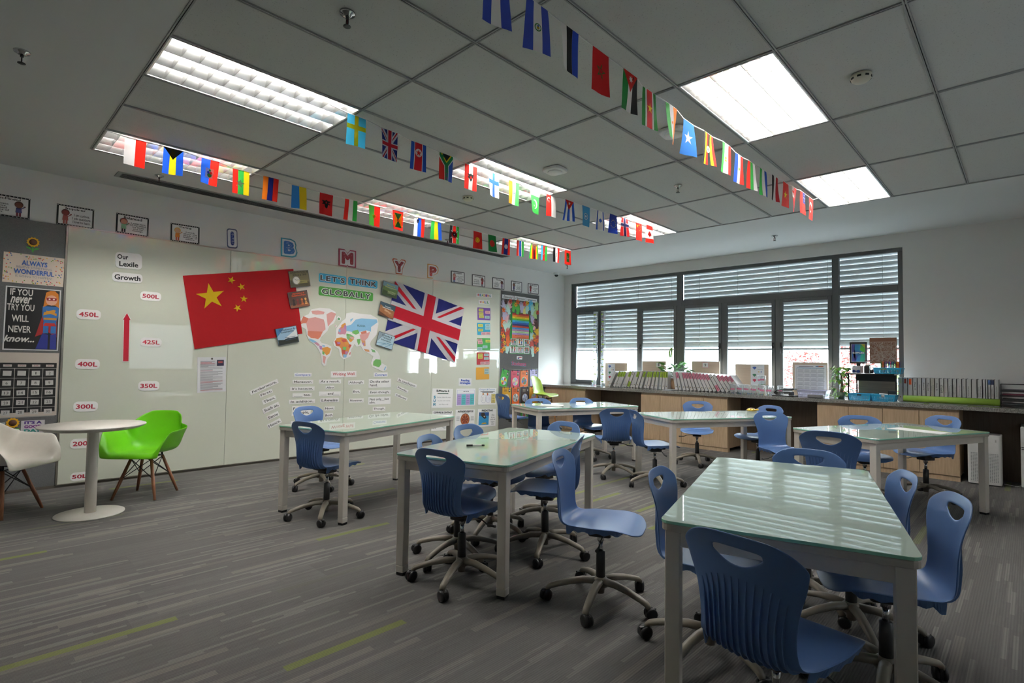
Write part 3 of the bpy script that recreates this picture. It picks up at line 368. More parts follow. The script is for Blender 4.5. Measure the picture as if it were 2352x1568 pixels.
for a, c, hs in SASH: struct(MB().b2(a + .05, c - .05, .05, .054, 1.0, 2.345).build('window_pane', m_pane, win))
# outside blinds, half lowered
def blind(x0, x1, lb, cords):
    o = thing('venetian_blind', lb, 'blind', ((x0 + x1) / 2, .2, 0), 0, 'outside slat blinds'); w = x1 - x0; b = MB(); z = 1.70; n = 0; A = math.radians(78)
    while z < 3.04:
        pr = [(-.049, -.002), (-.025, .006), (.0, .0085), (.027, .006), (.049, -.002)]; P = [(-(u * math.cos(A)) - v * math.sin(A), u * math.sin(A) - v * math.cos(A)) for u, v in pr]
        for (ya, za), (yb, zb) in zip(P, P[1:]):
            f = [(-w / 2, ya, z + za), (w / 2, ya, z + za), (w / 2, yb, z + zb), (-w / 2, yb, z + zb)]; b.poly(f)
        z += .0795; n += 1
    sl = b.build('slats', m_slat, o)
    MB().b2(-w / 2, w / 2, -.035, .035, 1.60, 1.625).build('bottom_rail', mat('blind_rail', (.20, .21, .21), .5), o)
    for x in cords:
        c = MB().tube([(x, -.05, 1.61), (x, -.05, 3.0)], .0022, 5); z = 1.70
        while z < 3.0: c.box((x, -.05, z), (.012, .006, .012)); z += .0795
        c.build('ladder_cord', mat('cord_grey', (.45, .46, .46), .5, .5), o)
blind(.205, 2.62, 'slat blind outside the left bay of the window, above the green binders', (-.95, -.3, .3, 1.0)); blind(2.632, 5.116, 'slat blind outside the middle bay of the window', (-.92, -.25, .4, 1.1)); blind(5.126, 5.9, 'slat blind outside the narrow right bay, behind the street map board', (.16,))
# ---------------------------------------------------------------- outdoors
struct(MB().b2(-12, 22, .3, 26, -.6, -.5).build('ground_outside', mat('dark_paving', (.13, .13, .125), .8)))
o = thing('building_across', 'pale overexposed building seen through the lower window gap', 'building', (1, 11, -.5))
MB().b2(-14, 16, 0, 4, 0, 4.2).build('facade', mat('pale_render', (.62, .62, .61), .8), o)
for k in range(9):
    f = MB().b2(-12.4 + k * 3, -10.6 + k * 3, -.06, .05, 1.1, 2.7).build('window_frame', mat('pale_frame', (.6, .63, .65), .5), o); MB().b2(-12.3 + k * 3, -10.7 + k * 3, -.08, -.06, 1.2, 2.6).build('window_pane', mat('pale_blue_pane', (.38, .50, .56), .2), f)
MB().b2(-14, 16, -.12, 0, 3.1, 3.3).build('ledge', mat('pale_ledge', (.55, .57, .58), .7), o)
def shrub(name, lb, x, y, h, r, cols, n, leaf, seed, group=None):
    rn = random.Random(seed); o = thing(name, lb, 'shrub', (x, y, -.5), 0, group); b = MB(); t = MB()
    for k in range(7):
        a = k * 2.4 + rn.random(); q = (r * .8 * math.cos(a), r * .6 * math.sin(a)); t.tube([(0, 0, 0), (q[0] * .3, q[1] * .3, h * .4), (q[0], q[1], h * .92)], [.025, .015, .004], 6)
    for k in range(n):
        a = rn.uniform(0, 2 * PI); z = rn.uniform(.3, 1) ** .7; rr = r * math.sqrt(rn.random()) * (1.15 - abs(z - .7)); c = Vector((rr * math.cos(a), rr * math.sin(a) * .7, h * z)); ro = Matrix.Rotation(rn.uniform(0, 6.3), 3, 'Z') @ Matrix.Rotation(rn.uniform(-1.2, 1.2), 3, 'X') @ Matrix.Rotation(rn.uniform(-1, 1), 3, 'Y'); L = leaf * rn.uniform(.6, 1.3)
        b.poly([c + ro @ Vector(v) for v in ((0, 0, 0), (L * .45, L * .22, 0), (L, 0, L * .1), (L * .45, -L * .22, 0))], m=rn.choice(cols))
    b.build('foliage', None, o); t.build('stems', mat('bark', (.14, .10, .08), .8), o)
RED = [mat('red_leaf', (.20, .035, .03), .5), mat('pink_leaf', (.30, .085, .07), .5)]; GRN = [mat('hedge_leaf', (.05, .11, .015), .5), mat('hedge_leaf_light', (.11, .17, .03), .5)]
for k, (x, y, h, r) in enumerate(((3.95, 2.6, 2.1, .36), (4.72, 3.2, 2.35, .38), (5.35, 4.3, 2.5, .40))): shrub('red_maple_shrub', ('red-leaved shrub outside, leftmost, behind the pink-labelled containers', 'red-leaved shrub outside, behind the timetable board', 'red-leaved shrub outside, beside the plant and the SUPPLIES frame')[k], x, y, h, r, RED, 1300, .085, 5 + k, 'red shrubs outside')
shrub('green_bush', 'bright green bush outside behind the SUPPLIES frame', 5.62, 2.5, 1.95, .42, GRN, 1500, .08, 31); shrub('green_bush', 'bright green bush outside at the right edge of the window', 6.62, 3.4, 2.1, .5, GRN, 1200, .09, 37)
# ================================================================ counter and cabinets
CT = .90
o = MB().b2(.02, 9.15, -.75, -.002, CT - .05, CT).build('counter_top', m_granite, None, bevel=.004); tag(o, 'long speckled grey granite counter under the window', 'counter')
def cabinet(x0, x1, n, lb, xs):
    o = thing('base_cabinet', lb, 'cabinet', (x0, -.72, 0), 0, 'maple cabinets under the counter'); w = x1 - x0
    MB().b2(0, w, .02, .70, .055, CT - .052).build('carcass', m_maple, o, bevel=.002); MB().b2(0, w, .012, .08, 0, .055).build('plinth', m_maple, o)
    e = [0] + [x - x0 for x in xs] + [w]
    for a, c in zip(e, e[1:]): MB().b2(a + .003, c - .003, 0, .02, .062, .815).build('door', m_maple, o, bevel=.002)
cabinet(.10, 1.10, 2, 'maple cabinet unit with two doors in the corner behind the lime stool', [.633]); cabinet(2.29, 3.80, 4, 'maple cabinet unit with four doors under the pink-labelled binders', [2.656, 3.04, 3.41]); cabinet(5.04, 6.56, 4, 'maple cabinet unit with four doors under the blue baskets and white binders', [5.417, 5.801, 6.176])
for x0, x1, lb in ((1.10, 2.29, 'brown back panel of the kneehole below the green-labelled binders'), (3.80, 5.04, 'brown back panel of the kneehole below the clear containers'), (6.56, 9.15, 'brown back panel of the kneehole behind the air purifier')):
    o = MB().b2(x0, x1, -.2, -.18, 0, CT - .052).build('kneehole_panel', m_brown); tag(o, lb, 'panel')
# air purifier, fridge
o = thing('air_purifier', 'white tower air purifier with a perforated lower front, under the counter', 'air purifier', (6.78, -.60, 0))
MB().prism(rrect(.30, .26, .03), .012, .58).build('body', m_white, o, bevel=.006); b = MB()
for i in range(15):
    for j in range(20): b.box((-.115 + i * .0165, -.1315, .05 + j * .0165), (.008, .004, .008))
b.build('perforations', mat('grille_grey', (.25, .26, .26), .6), o); MB().prism(rrect(.28, .24, .03), 0, .014).build('foot', m_dgrey, o); MB().prism(rrect(.27, .23, .03), .58, .584).build('top_grille', mat('grille_grey', 0), o)
b = MB()
for k in range(3): b.box((.1, -.1305, .53 - k * .014), (.012, .003, .004))
b.build('indicator_marks', m_dgrey, o)
o = thing('mini_fridge', 'small white two-door fridge at the right edge under the counter', 'fridge', (7.33, -.46, 0))
MB().b2(-.24, .24, -.24, .24, .03, .70).build('body', m_white, o, bevel=.006)
for z0, z1 in ((.035, .46), (.47, .70)): MB().b2(-.242, .242, -.29, -.243, z0, z1).build('door', m_white, o, bevel=.008)
for z in (.455, .475): MB().b2(-.235, .235, -.296, -.288, z - .004, z + .004).build('door_grip', m_dgrey, o)
b = MB(); 
for sx in (-1, 1):
    for sy in (-1, 1): b.lathe([(.001, 0), (.018, 0), (.018, .03), (.001, .03)], (sx * .2, sy * .2, 0), 10)
b.build('feet', m_black, o)
o = MB().tube([(6.94, -.5, .006), (7.0, -.53, .006), (7.05, -.58, .006), (7.1, -.42, .006)], .004, 6).build('power_cord', m_white); tag(o, 'white power cord on the carpet between purifier and fridge', 'cord')
# interactive display on the right-hand wall; the glossy board opposite mirrors it
o = thing('interactive_display', 'large lit touch display on the wall opposite the whiteboard, its clock mirrored in the glass', 'display', (RX - .01, -5.25, 1.61), 0)
o.matrix_world = Matrix(((0, 0, -1, RX - .01), (-1, 0, 0, -5.25), (0, 1, 0, 1.61), (0, 0, 0, 1)))
MB().b2(-.74, .74, -.62, .62, 0, .06).build('bezel', m_black, o); sc = MB().b2(-.70, .70, -.57, .57, .06, .064).build('screen', mat('lit_screen', (.3, .33, .36), .3, emit=((.80, .90, 1.0), .85)), o)
m_scw = mat('lit_screen_text', (1, 1, 1), .3, emit=((1, 1, 1), 1.5)); text(sc, '02:36', .35, .05, .3, .09, m_scw, z=.066, rough=.6)
art(sc, 'icon_row', [(m_scw, circ(.0 + k * .17, -.2, .035)) for k in range(5)], .066)
# ================================================================ tables
def table_proto():
    L, Wd, H = 1.6, .81, .76
    o = thing('classroom_table', '', 'table', (0, 0, 0), 0, 'glass-topped classroom tables')
    MB().prism(rrect(L, Wd, .04), H - .012, H, m_glasstop, m_gedge).build('glass_top', None, o, bevel=.002)
    MB().prism(rrect(L - .004, Wd - .004, .04), H - .040, H - .0125).build('board', mat('board_edge', (.56, .51, .44), .5), o, bevel=.004)
    b = MB(); ix, iy = L / 2 - .045, Wd / 2 - .045
    for s in (-1, 1): b.box((0, s * iy, H - .07), (2 * ix, .03, .06)); b.box((s * ix, 0, H - .07), (.03, 2 * iy, .06))
    b.build('apron', m_beige, o, bevel=.003)
    for sx in (-1, 1):
        for sy in (-1, 1):
            l = MB().box((sx * ix, sy * iy, (H - .04 + .06) / 2), (.056, .056, H - .04 - .06)).box((sx * ix, sy * iy, .0385), (.057, .057, .042)).build('leg', m_beige, o, bevel=.004)
            MB().box((sx * ix, sy * iy, .0085), (.05, .05, .017)).build('leg_foot', m_black, l)
    return o
TABLES = [(4.421, -6.20, 107, 'glass-topped table in the middle with a marker pen on it'), (6.333, -6.289, 105.7, 'glass-topped table nearest the camera, window blinds reflected in its top'), (2.553, -6.154, 105.7, 'glass-topped table beside the whiteboard word cards'),
          (6.22, -2.91, 66.4, 'glass-topped table at the right with a white paper on it'), (2.595, -3.006, 69.1, 'glass-topped table in the far corner near the lime stool'), (4.46, -2.813, 60.4, 'glass-topped table before the binders with a glass ornament on it')]
t0 = table_proto()
for k, (x, y, a, lb) in enumerate(TABLES):
    o = t0 if k == 0 else copy_tree(t0); o.location = (x, y, 0); o.rotation_euler = (0, 0, math.radians(a)); o['label'] = lb
# ================================================================ blue swivel chairs
def lerp(T, s):
    for a, b in zip(T, T[1:]):
        if s <= b[0]: k = (s - a[0]) / (b[0] - a[0]); k = k * k * (3 - 2 * k) if len(a) == 2 else k; return [u + (v - u) * k for u, v in zip(a[1:], b[1:])]
    return list(T[-1][1:])
def catmull(P, s):
    n = len(P) - 1; f = min(s * n, n - 1e-6); i = int(f); t = f - i; p = [Vector(P[max(0, min(n, i + d))]) for d in (-1, 0, 1, 2)]
    return .5 * ((2 * p[1]) + (p[2] - p[0]) * t + (2 * p[0] - 5 * p[1] + 4 * p[2] - p[3]) * t * t + (3 * p[1] - p[0] - 3 * p[2] + p[3]) * t ** 3)
# seat-to-back profile: (x, z, half width, forward curl of the edges, upward curl of the edges)
PROF = [(.245, .425, .170, 0, -.004), (.20, .452, .205, 0, .0), (.12, .460, .222, 0, .008), (.02, .452, .222, 0, .014), (-.08, .444, .208, 0, .02), (-.16, .440, .186, .012, .022), (-.214, .470, .168, .03, .012), (-.230, .55, .162, .036, 0), (-.232, .635, .174, .036, 0), (-.236, .71, .198, .034, 0), (-.250, .78, .212, .03, 0), (-.268, .835, .205, .026, 0)]
def pcat(s): 
    n = len(PROF) - 1; f = min(max(s, 0) * n, n - 1e-6); i = int(f); t = f - i; p = [PROF[max(0, min(n, i + d))] for d in (-1, 0, 1, 2)]
    return [.5 * (2 * b + (c - a) * t + (2 * a - 5 * b + 4 * c - d) * t * t + (3 * b - a - 3 * c + d) * t ** 3) for a, b, c, d in zip(*p)]
def shell_pt(s, t):
    e = abs(t) ** 3.2; lo = .085 * e; hi = 1 - .105 * e; s = lo + (hi - lo) * s
    x, z, w, cx, cz = pcat(s); return Vector((x + cx * t * t, w * t * (1 - .04 * e), z + cz * t * t))
def chair_proto():
    o = thing('swivel_chair', '', 'chair', (0, 0, 0), 0, 'blue swivel chairs')
    NU, NV = 40, 16
    def spt(u, v):      # the row below the hand hole is bent into a D
        i, j = round(u * NU), round(v * NV)
        if 5 <= j <= 11 and 33 <= i <= 36: u += (abs(j - 8) / 3) ** 2.3 * {33: .9, 34: 2.0, 35: 1.25, 36: .4}[i] / NU
        return shell_pt(u, 2 * v - 1)
    sh = MB().grid(spt, NU, NV, skip=lambda u, v: 34 <= u <= 36 and 5 <= v <= 10).build('seat_shell', m_blue, o, subsurf=2)
    k = sh.modifiers.new('solid', 'SOLIDIFY'); k.thickness = .007; k.offset = 0; sh.modifiers.move(1, 0)
    rb = MB()
    for q in range(13):
        t = -.78 + q * .13; P = []
        for j in range(15):
            s = .455 + (.80 - .03 * t * t - .455) * j / 14; p = shell_pt(s, t); P.append(p)
        for j in range(14):
            pass
        N = []
        for j in range(15):
            d = (P[min(14, j + 1)] - P[max(0, j - 1)]).normalized(); N.append(Vector((d.z, 0, -d.x)) * -1)
        h = [.0008 + .0075 * min(1, (14 - j) / 5) * min(1, j / 2 + .2) for j in range(15)]
        V = [[P[j] + Vector((0, -.0035, 0)), P[j] + N[j] * (h[j] + .004) + Vector((0, -.0018, 0)), P[j] + N[j] * (h[j] + .004) + Vector((0, .0018, 0)), P[j] + Vector((0, .0035, 0))] for j in range(15)]
        for a, b in zip(V, V[1:]):
            for e in range(3): rb.poly([a[e], a[e + 1], b[e + 1], b[e]])
    rb.build('back_ribs', m_blue, o, normals=True)
    for sgn in (-1, 1):      # jagged skirt hanging from the seat edge
        sk = MB(); n = 24; T_ = []; L_ = []
        for j in range(n + 1):
            q = shell_pt(.07 + .40 * j / n, sgn * .985); d = .022 + .012 * (1 - abs((j * 5 / n) % 1 * 2 - 1)) + (.03 * max(0, (j - 19) / 5) if j > 19 else 0); T_.append(q + Vector((0, 0, .002))); L_.append(Vector((q.x, q.y - sgn * .012, q.z - d * min(1, j / 3 + .2))))
        for j in range(n): sk.poly([T_[j], T_[j + 1], L_[j + 1], L_[j]])
        sk.build('seat_skirt', m_blue, o, solid=.005)
    MB().prism(rrect(.20, .17, .03), .405, .44).prism(rrect(.13, .11, .02), .375, .405).build('seat_plate', m_black, o, bevel=.006)
    MB().tube([(.03, -.05, .395), (.03, -.13, .385), (.03, -.17, .365), (.03, -.235, .362)], [.004, .004, .005, .009], 8).build('height_lever', m_dgrey, o)
    MB().tube([(0, 0, .28), (0, 0, .345)], .0135, 14).tube([(0, 0, .345), (0, 0, .385)], .019, 14).build('gas_lift', m_chrome, o)
    MB().lathe([(.001, .12), (.027, .12), (.025, .285), (.016, .29), (.001, .29)], n=18).build('lift_cover', m_dgrey, o)
    b = MB().lathe([(.001, .055), (.022, .055), (.024, .09), (.043, .095), (.04, .135), (.028, .145), (.001, .145)], n=20); ca = []
    for k in range(5):
        a = math.radians(36 + 72 * k); c, s = math.cos(a), math.sin(a)
        b.tube([(c * r, s * r, z) for r, z in ((.025, .122), (.10, .122), (.18, .108), (.25, .088), (.285, .076), (.298, .064), (.299, .052))], [(.025, .020), (.024, .019), (.022, .017), (.0205, .0155), (.0195, .015), (.018, .0135), (.015, .011)], 12); ca.append((c * .298, s * .298, a))
    b.build('star_base', m_taupe, o)
    for x, y, a in ca:
        w = MB(); R_ = Matrix.Rotation(a + .9, 3, 'Z')
        for sg in (-1, 1): w.lathe([(.004, -.011), (.024, -.011), (.031, -.006), (.031, .007), (.024, .011), (.004, .011)], Vector((x, y, .0313)) + R_ @ Vector((0.012, sg * .0155, 0)), 16, rot=R_ @ Matrix.Rotation(PI / 2, 3, 'X'))
        w.box(Vector((x, y, .036)) + R_ @ Vector((.012, 0, 0)), (.058, .012, .042), R_).tube([(x, y, .045), (x, y, .06)], .009, 8); w.build('caster', m_black, o)
    return o
CH = [(2.80, -6.77, 104, 0, 40, 'blue swivel chair seen from behind at the near end of the whiteboard-side table'), (1.737, -6.284, 15, 0, 10, 'blue swivel chair behind the whiteboard-side table, hiding the For an example strip'),
      (4.63, -6.82, 98, 0, 20, 'blue swivel chair with dark ribbed back at the near end of the middle table'), (4.32, -6.59, 27, -.01, 0, 'blue swivel chair tucked at the left of the middle table, next to its near-end chair'), (4.667, -6.07, 209, 0, 55, 'blue swivel chair under the right side of the middle table, dark back outward'), (5.41, -6.46, 22, 0, 16, 'blue swivel chair standing free in the aisle, empty seat turned to the right'), (4.10, -6.07, 12, 0, 30, 'blue swivel chair at the middle table, left side, only its top edge showing'), (4.22, -5.56, 262, 0, 12, 'blue swivel chair at the far end of the middle table, below the corner table'),
      (6.56, -7.12, 82, 0, 70, 'blue swivel chair nearest the camera, its ribbed back to us'), (6.09, -6.56, 12, 0, 0, 'blue swivel chair at the left side of the nearest table'), (6.73, -6.30, 203, 0, 36, 'blue swivel chair nearest the right picture edge, beside the front table'), (6.50, -5.80, 204, -.01, 60, 'blue swivel chair behind the rightmost one, seen edge-on'), (6.236, -5.60, 282, .0, 0, 'blue swivel chair at the far end of the nearest table, only its rim showing'),
      (6.12, -4.42, 92, .05, 24, 'blue swivel chair seen from behind in the gap left of the right-hand table'), (5.96, -2.62, 292, 0, 20, 'blue swivel chair between the right-hand table and the cabinets, left of two'), (6.376, -1.95, 234, .01, 50, 'blue swivel chair at the window end of the right-hand table, right of two'),
      (3.90, -1.989, 293, 0, 45, 'blue swivel chair facing us before the four-door cabinet'), (4.15, -3.58, 52, 0, 12, 'blue swivel chair side-on at the left corner of the table before the binders'), (5.26, -2.881, 318, 0, 30, 'blue swivel chair seen from the front, right end of the binder-side table'), (4.682, -1.949, 249, 0, 0, 'blue swivel chair behind the glass ornament, before the dark kneehole'),
      (1.12, -2.70, 80, 0, 10, 'blue swivel chair side-on before the right-hand pinboard'), (2.33, -3.36, 332, .0, 40, 'blue swivel chair behind the corner table below the lime stool'), (2.64, -2.72, 338, 0, 15, 'blue swivel chair behind the corner table at its window side'), (3.54, -3.47, 131, -.01, 40, 'blue swivel chair, back square to us, at the corner table')]
c0 = chair_proto()
for k, (x, y, a, dz, base, lb) in enumerate(CH):
    o = c0 if k == 0 else copy_tree(c0); o.location = (x, y, 0); o.rotation_euler = (0, 0, math.radians(a)); o['label'] = lb
    for ch in o.children:
        n = ch.name.split('.')[0]
        if n in ('star_base', 'caster', 'lift_cover'): ch.rotation_euler = (0, 0, math.radians(base))
        elif dz: ch.location.z += dz
# ================================================================ round café table and shell chairs
o = thing('round_table', 'small round white pedestal table by the whiteboard', 'table', (1.36, -8.18, 0))
MB().lathe([(.001, .725), (.33, .725), (.365, .742), (.378, .752), (.376, .76), (.001, .76)], n=56).build('tabletop', m_wplas, o); MB().lathe([(.001, .012), (.042, .012), (.042, .725), (.001, .725)], n=28).build('column', m_wplas, o); MB().lathe([(.001, 0), (.245, 0), (.245, .008), (.06, .014), (.001, .014)], n=48).build('base_plate', m_wplas, o)
MB().lathe([(.0425, .69), (.0425, .71)], n=28).build('maker_sticker', mat('sticker_grey', (.4, .4, .4), .4), o) if 0 else None
def arm_shell(s, t):                         # moulded armchair bucket, s from seat front to back top, t across
    a = abs(t); x, zf, w, rim = catmull4([(.27, .395, .21, .405), (.25, .43, .235, .52), (.19, .44, .262, .63), (.08, .432, .275, .645), (-.05, .425, .272, .652), (-.15, .432, .265, .660), (-.215, .49, .25, .672), (-.25, .59, .225, .70), (-.28, .70, .19, .745), (-.297, .80, .145, .785)], min(1, s) * (1 - .05 * max(0, s - .8) / .2 * abs(t) ** 3))
    k = max(0, (a - .48) / .52); g = k ** 1.5 if s < .75 else k ** 1.5; f = min(1, a / .62) ** .9 * .80 + .20 * k
    fl = .045 * k ** 3 * (1 if s < .7 else .2); back = .0
    return Vector((x + (.02 * k if s < .12 else 0) + (.11 * a * a * min(1, max(0, s - .5) / .2) * (1 - .6 * max(0, s - .75) / .25)), (w + fl) * f * (1 if t > 0 else -1) if t else 0, zf + max(0, rim - zf) * g))
def catmull4(P, s):
    n = len(P) - 1; f = min(max(s, 0) * n, n - 1e-6); i = int(f); t = f - i; p = [P[max(0, min(n, i + d))] for d in (-1, 0, 1, 2)]
    return [.5 * (2 * b + (c - a) * t + (2 * a - 5 * b + 4 * c - d) * t * t + (3 * b - a - 3 * c + d) * t ** 3) for a, b, c, d in zip(*p)]
def side_shell(s, t):
    x, z, w, cx, cz = catmull4([(.22, .415, .19, 0, -.01), (.19, .435, .215, 0, .005), (.10, .43, .225, 0, .03), (0, .42, .225, 0, .04), (-.10, .425, .215, 0, .045), (-.165, .46, .205, .035, .03), (-.195, .53, .195, .06, .005), (-.215, .62, .185, .06, 0), (-.24, .71, .17, .05, 0), (-.262, .79, .15, .04, 0)], s)
    e = abs(t) ** 3; return Vector((x + cx * t * t - (.02 * e if s < .1 else 0), w * t, z + cz * t * t - (.045 * e if s > .93 else 0)))
def dowel_base(o, H, legm, spread, wires=True):
    top = H - .06
    for k in range(4):
        a = PI / 4 + k * PI / 2; c, s = math.cos(a), math.sin(a); MB().tube([(c * .13, s * .13, top), (c * (.13 + (spread - .13) * .6), s * (.13 + (spread - .13) * .6), top * .4), (c * spread, s * spread, 0)], [.013, .0155, .011], 12).build('leg', legm, o)
    b = MB()
    for k in range(4):
        a0 = PI / 4 + k * PI / 2; a1 = a0 + PI / 2; r0_, r1_ = .13, .13 + (spread - .13) * .5
        for p, q in ((a0, a1), (a1, a0)): b.tube([(math.cos(p) * r0_, math.sin(p) * r0_, top - .01), (math.cos(q) * r1_, math.sin(q) * r1_, top * .5)], .0042, 6)
        b.tube([(math.cos(a0) * .13, math.sin(a0) * .13, top + .005), (math.cos(a1) * .13, math.sin(a1) * .13, top + .005)], .0055, 6); b.tube([(math.cos(a0) * .13, math.sin(a0) * .13, top - .03), (math.cos(a0) * .125, math.sin(a0) * .125, H - .012)], .009, 8)
    b.build('wire_brace', m_black, o)
def shell_armchair(lb, x, y, a, m):
    o = thing('shell_armchair', lb, 'chair', (x, y, 0), math.radians(a), 'moulded armchairs at the round table'); q = MB().grid(lambda u, v: arm_shell(u, 2 * v - 1), 26, 20).build('shell', m, o, subsurf=1, solid=.009); dowel_base(o, .435, m_walnut, .275)
shell_armchair('bright green moulded armchair with wooden dowel legs right of the round table', .95, -7.69, -42, m_green); shell_armchair('white moulded armchair with wooden dowel legs at the left picture edge', .86, -8.72, 45, m_wplas)
o = thing('bar_stool', 'tall lime green shell stool with wooden legs in the corner by the counter', 'stool', (.62, -1.33, 0), math.radians(12))
q = MB().grid(lambda u, v: side_shell(u, 2 * v - 1) + Vector((0, 0, .30)), 22, 12).build('shell', m_lime, o, subsurf=1, solid=.008); dowel_base(o, .72, m_beech, .27); MB().tube([(.235 * math.cos(k * PI / 16), .235 * math.sin(k * PI / 16), .33) for k in range(33)], .006, 6).build('foot_ring', m_black, o)
# ================================================================ small things on the tables
o = thing('marker_pen', 'black marker pen lying on the middle table', 'pen', (4.40, -6.52, .7675), math.radians(52)); MB().lathe([(.002, -.02), (.006, -.018), (.006, .055), (.0055, .06)], rot=Matrix.Rotation(PI / 2, 3, 'Y'), n=12).build('barrel', m_white, o); MB().lathe([(.0068, -.055), (.0068, -.012), (.003, -.06)][1::-1], rot=Matrix.Rotation(PI / 2, 3, 'Y'), n=12).build('cap', m_ink, o); MB().lathe([(.0062, .05), (.0065, .066), (.004, .07)], rot=Matrix.Rotation(PI / 2, 3, 'Y'), n=12).build('end_plug', m_ink, o)
o = MB().box((0, 0, 0), (.44, .21, .0015)).build('paper_sheet', m_paper); o.location = (6.42, -2.78, .7615); o.rotation_euler = (0, 0, math.radians(-18)); tag(o, 'white paper sheet lying on the right-hand table', 'paper')
o = thing('paper_pile', 'thin pile of white papers on the corner table', 'papers', (2.50, -3.42, .761), math.radians(20))
for k in range(3): MB().box((.01 * k, .012 * k, .0016 + k * .003), (.30, .21, .0024), Matrix.Rotation(.12 * k, 3, 'Z')).build('sheet', m_paper, o)
o = thing('glass_ornament', 'small glass ornament with a golden turtle-like back, on the table before the binders', 'ornament', (4.82, -2.55, .7605), math.radians(40)); MB().box((0, 0, .028), (.12, .07, .055)).build('glass_block', clear('ornament_glass', (.9, .9, .85), dens=.25), o, bevel=.008)
MB().lathe([(.05, .055), (.046, .07), (.03, .083), (.004, .088)], n=20).tube([(.045, 0, .062), (.07, 0, .07), (.085, 0, .068)], [.012, .012, .009], 8).build('golden_back', mat('gold', (.65, .42, .08), .25, .9), o)
# ================================================================ the whiteboard and pinboards
BY0, BY1, BZ0, BZ1 = -8.258, -1.95, .035, 2.682
o = thing('glass_whiteboard', 'long cream glass whiteboard covering the left wall', 'whiteboard', (0, (BY0 + BY1) / 2, 0)); pw = (BY1 - BY0) / 4
for k in range(4): MB().b2(.002, .02, BY0 - (BY0 + BY1) / 2 + k * pw + .002, BY0 - (BY0 + BY1) / 2 + (k + 1) * pw - .002, BZ0, BZ1).build('glass_panel', m_board, o)
h = (BY1 - BY0) / 2; b = MB()
b.b2(.001, .026, -h - .012, h + .012, BZ1, BZ1 + .014); b.b2(.001, .024, -h - .012, h + .012, BZ0 - .012, BZ0); b.b2(.001, .024, -h - .016, -h, BZ0, BZ1); b.b2(.001, .024, h, h + .012, BZ0, BZ1); b.build('edge_trim', m_alu, o)
for y0, y1, lb in ((-10.6, -8.278, 'dark grey felt pinboard left of the whiteboard'), (-1.93, -.826, 'grey felt pinboard with paper hands right of the whiteboard')):
    q = MB().b2(.001, .015, y0, y1, .03, 2.69).build('pinboard', m_felt); tag(q, lb, 'pinboard')
# learner cards above the board
def profile(key, lb, title, lines, side, c):
    q, w, h = wcard('profile_card', lb, 'card', key, '#1a1a1c', x=.002, group='learner cards above the board')
    art(q, 'printed_picture', [('#f4f2f2', rect(0, 0, w - .03, h - .03))] + [('#e8e6e6', rect(-w / 2 + .008 + k * (w - .016) / 12, s * (h / 2 - .0075), .008, .006)) for k in range(13) for s in (-1, 1)] + kid(side * w * .27, -.012, h * .72, *c), .0035)
    text(q, title, 0, h * .33, min(w * .6, len(title) * .021), h * .13, bold=.02, z=.007); text(q, lines, -side * w * .17 + (0), -h * .1, w * .50, h * .46, bold=.01, z=.007)
profile((-8.74, 2.80, .36, .21, 0), 'black-bordered card reading Open-Minded, cut by the left edge', 'Open-Minded', 'I appreciate\nthe views,\nvalues and\ntraditions of\nothers.', 1, ('#6b3b2c', '#4a2a22', '#33366b', '#7a2a3a'))
profile('inquirer', 'black-bordered card reading Inquirer above the board edge', 'Inquirer', 'I am curious.\nI ask questions.\nI love to learn.', -1, ('#8a4038', '#5a2a26', '#a05048', '#a05048'))
profile('balanced', 'black-bordered card reading Balanced', 'Balanced', 'I take care\nof my mind,\nmy body\nand my\nfeelings.', -1, ('#c98a72', '#7a1a1a', '#7fae8a', '#2a2a30'))
q = profile('caring', 'black-bordered card reading Caring', 'Caring', 'I think\nabout the\nneeds and\nfeelings of\nothers.', -1, ('#d8a888', '#d8a850', '#e08a30', '#c85a40'))
profile('knowledgeable', 'black-bordered card reading Knowledgeable right of the letter P', 'Knowledgeable', 'I am smart.\nI know\nabout the\nworld near\nand far.', -1, ('#d8a090', '#a04040', '#c04858', '#3a5a9a'))
profile('principled', 'black-bordered card reading Principled', 'Principled', 'I am honest,\nfair, respectful\nand responsible.', 1, ('#8a4038', '#401818', '#b02838', '#303048'))
profile('thinker', 'black-bordered card reading Thinker', 'Thinker', 'I think\ncreatively and\ncritically to\nmake good\ndecisions.', 1, ('#6b3b2c', '#301a18', '#907898', '#504860'))
profile('risk', 'black-bordered card reading Risk-Taker', 'Risk-Taker', 'I am brave\nand explore\nnew ideas\nand strategies.', -1, ('#8a5a48', '#302020', '#5a4a80', '#303050'))
profile('reflective', 'black-bordered card reading Reflective, nearest the window', 'Reflective', 'I think about\nmy learning\nand\nexperience.', -1, ('#8a4038', '#501818', '#a03040', '#602838'))
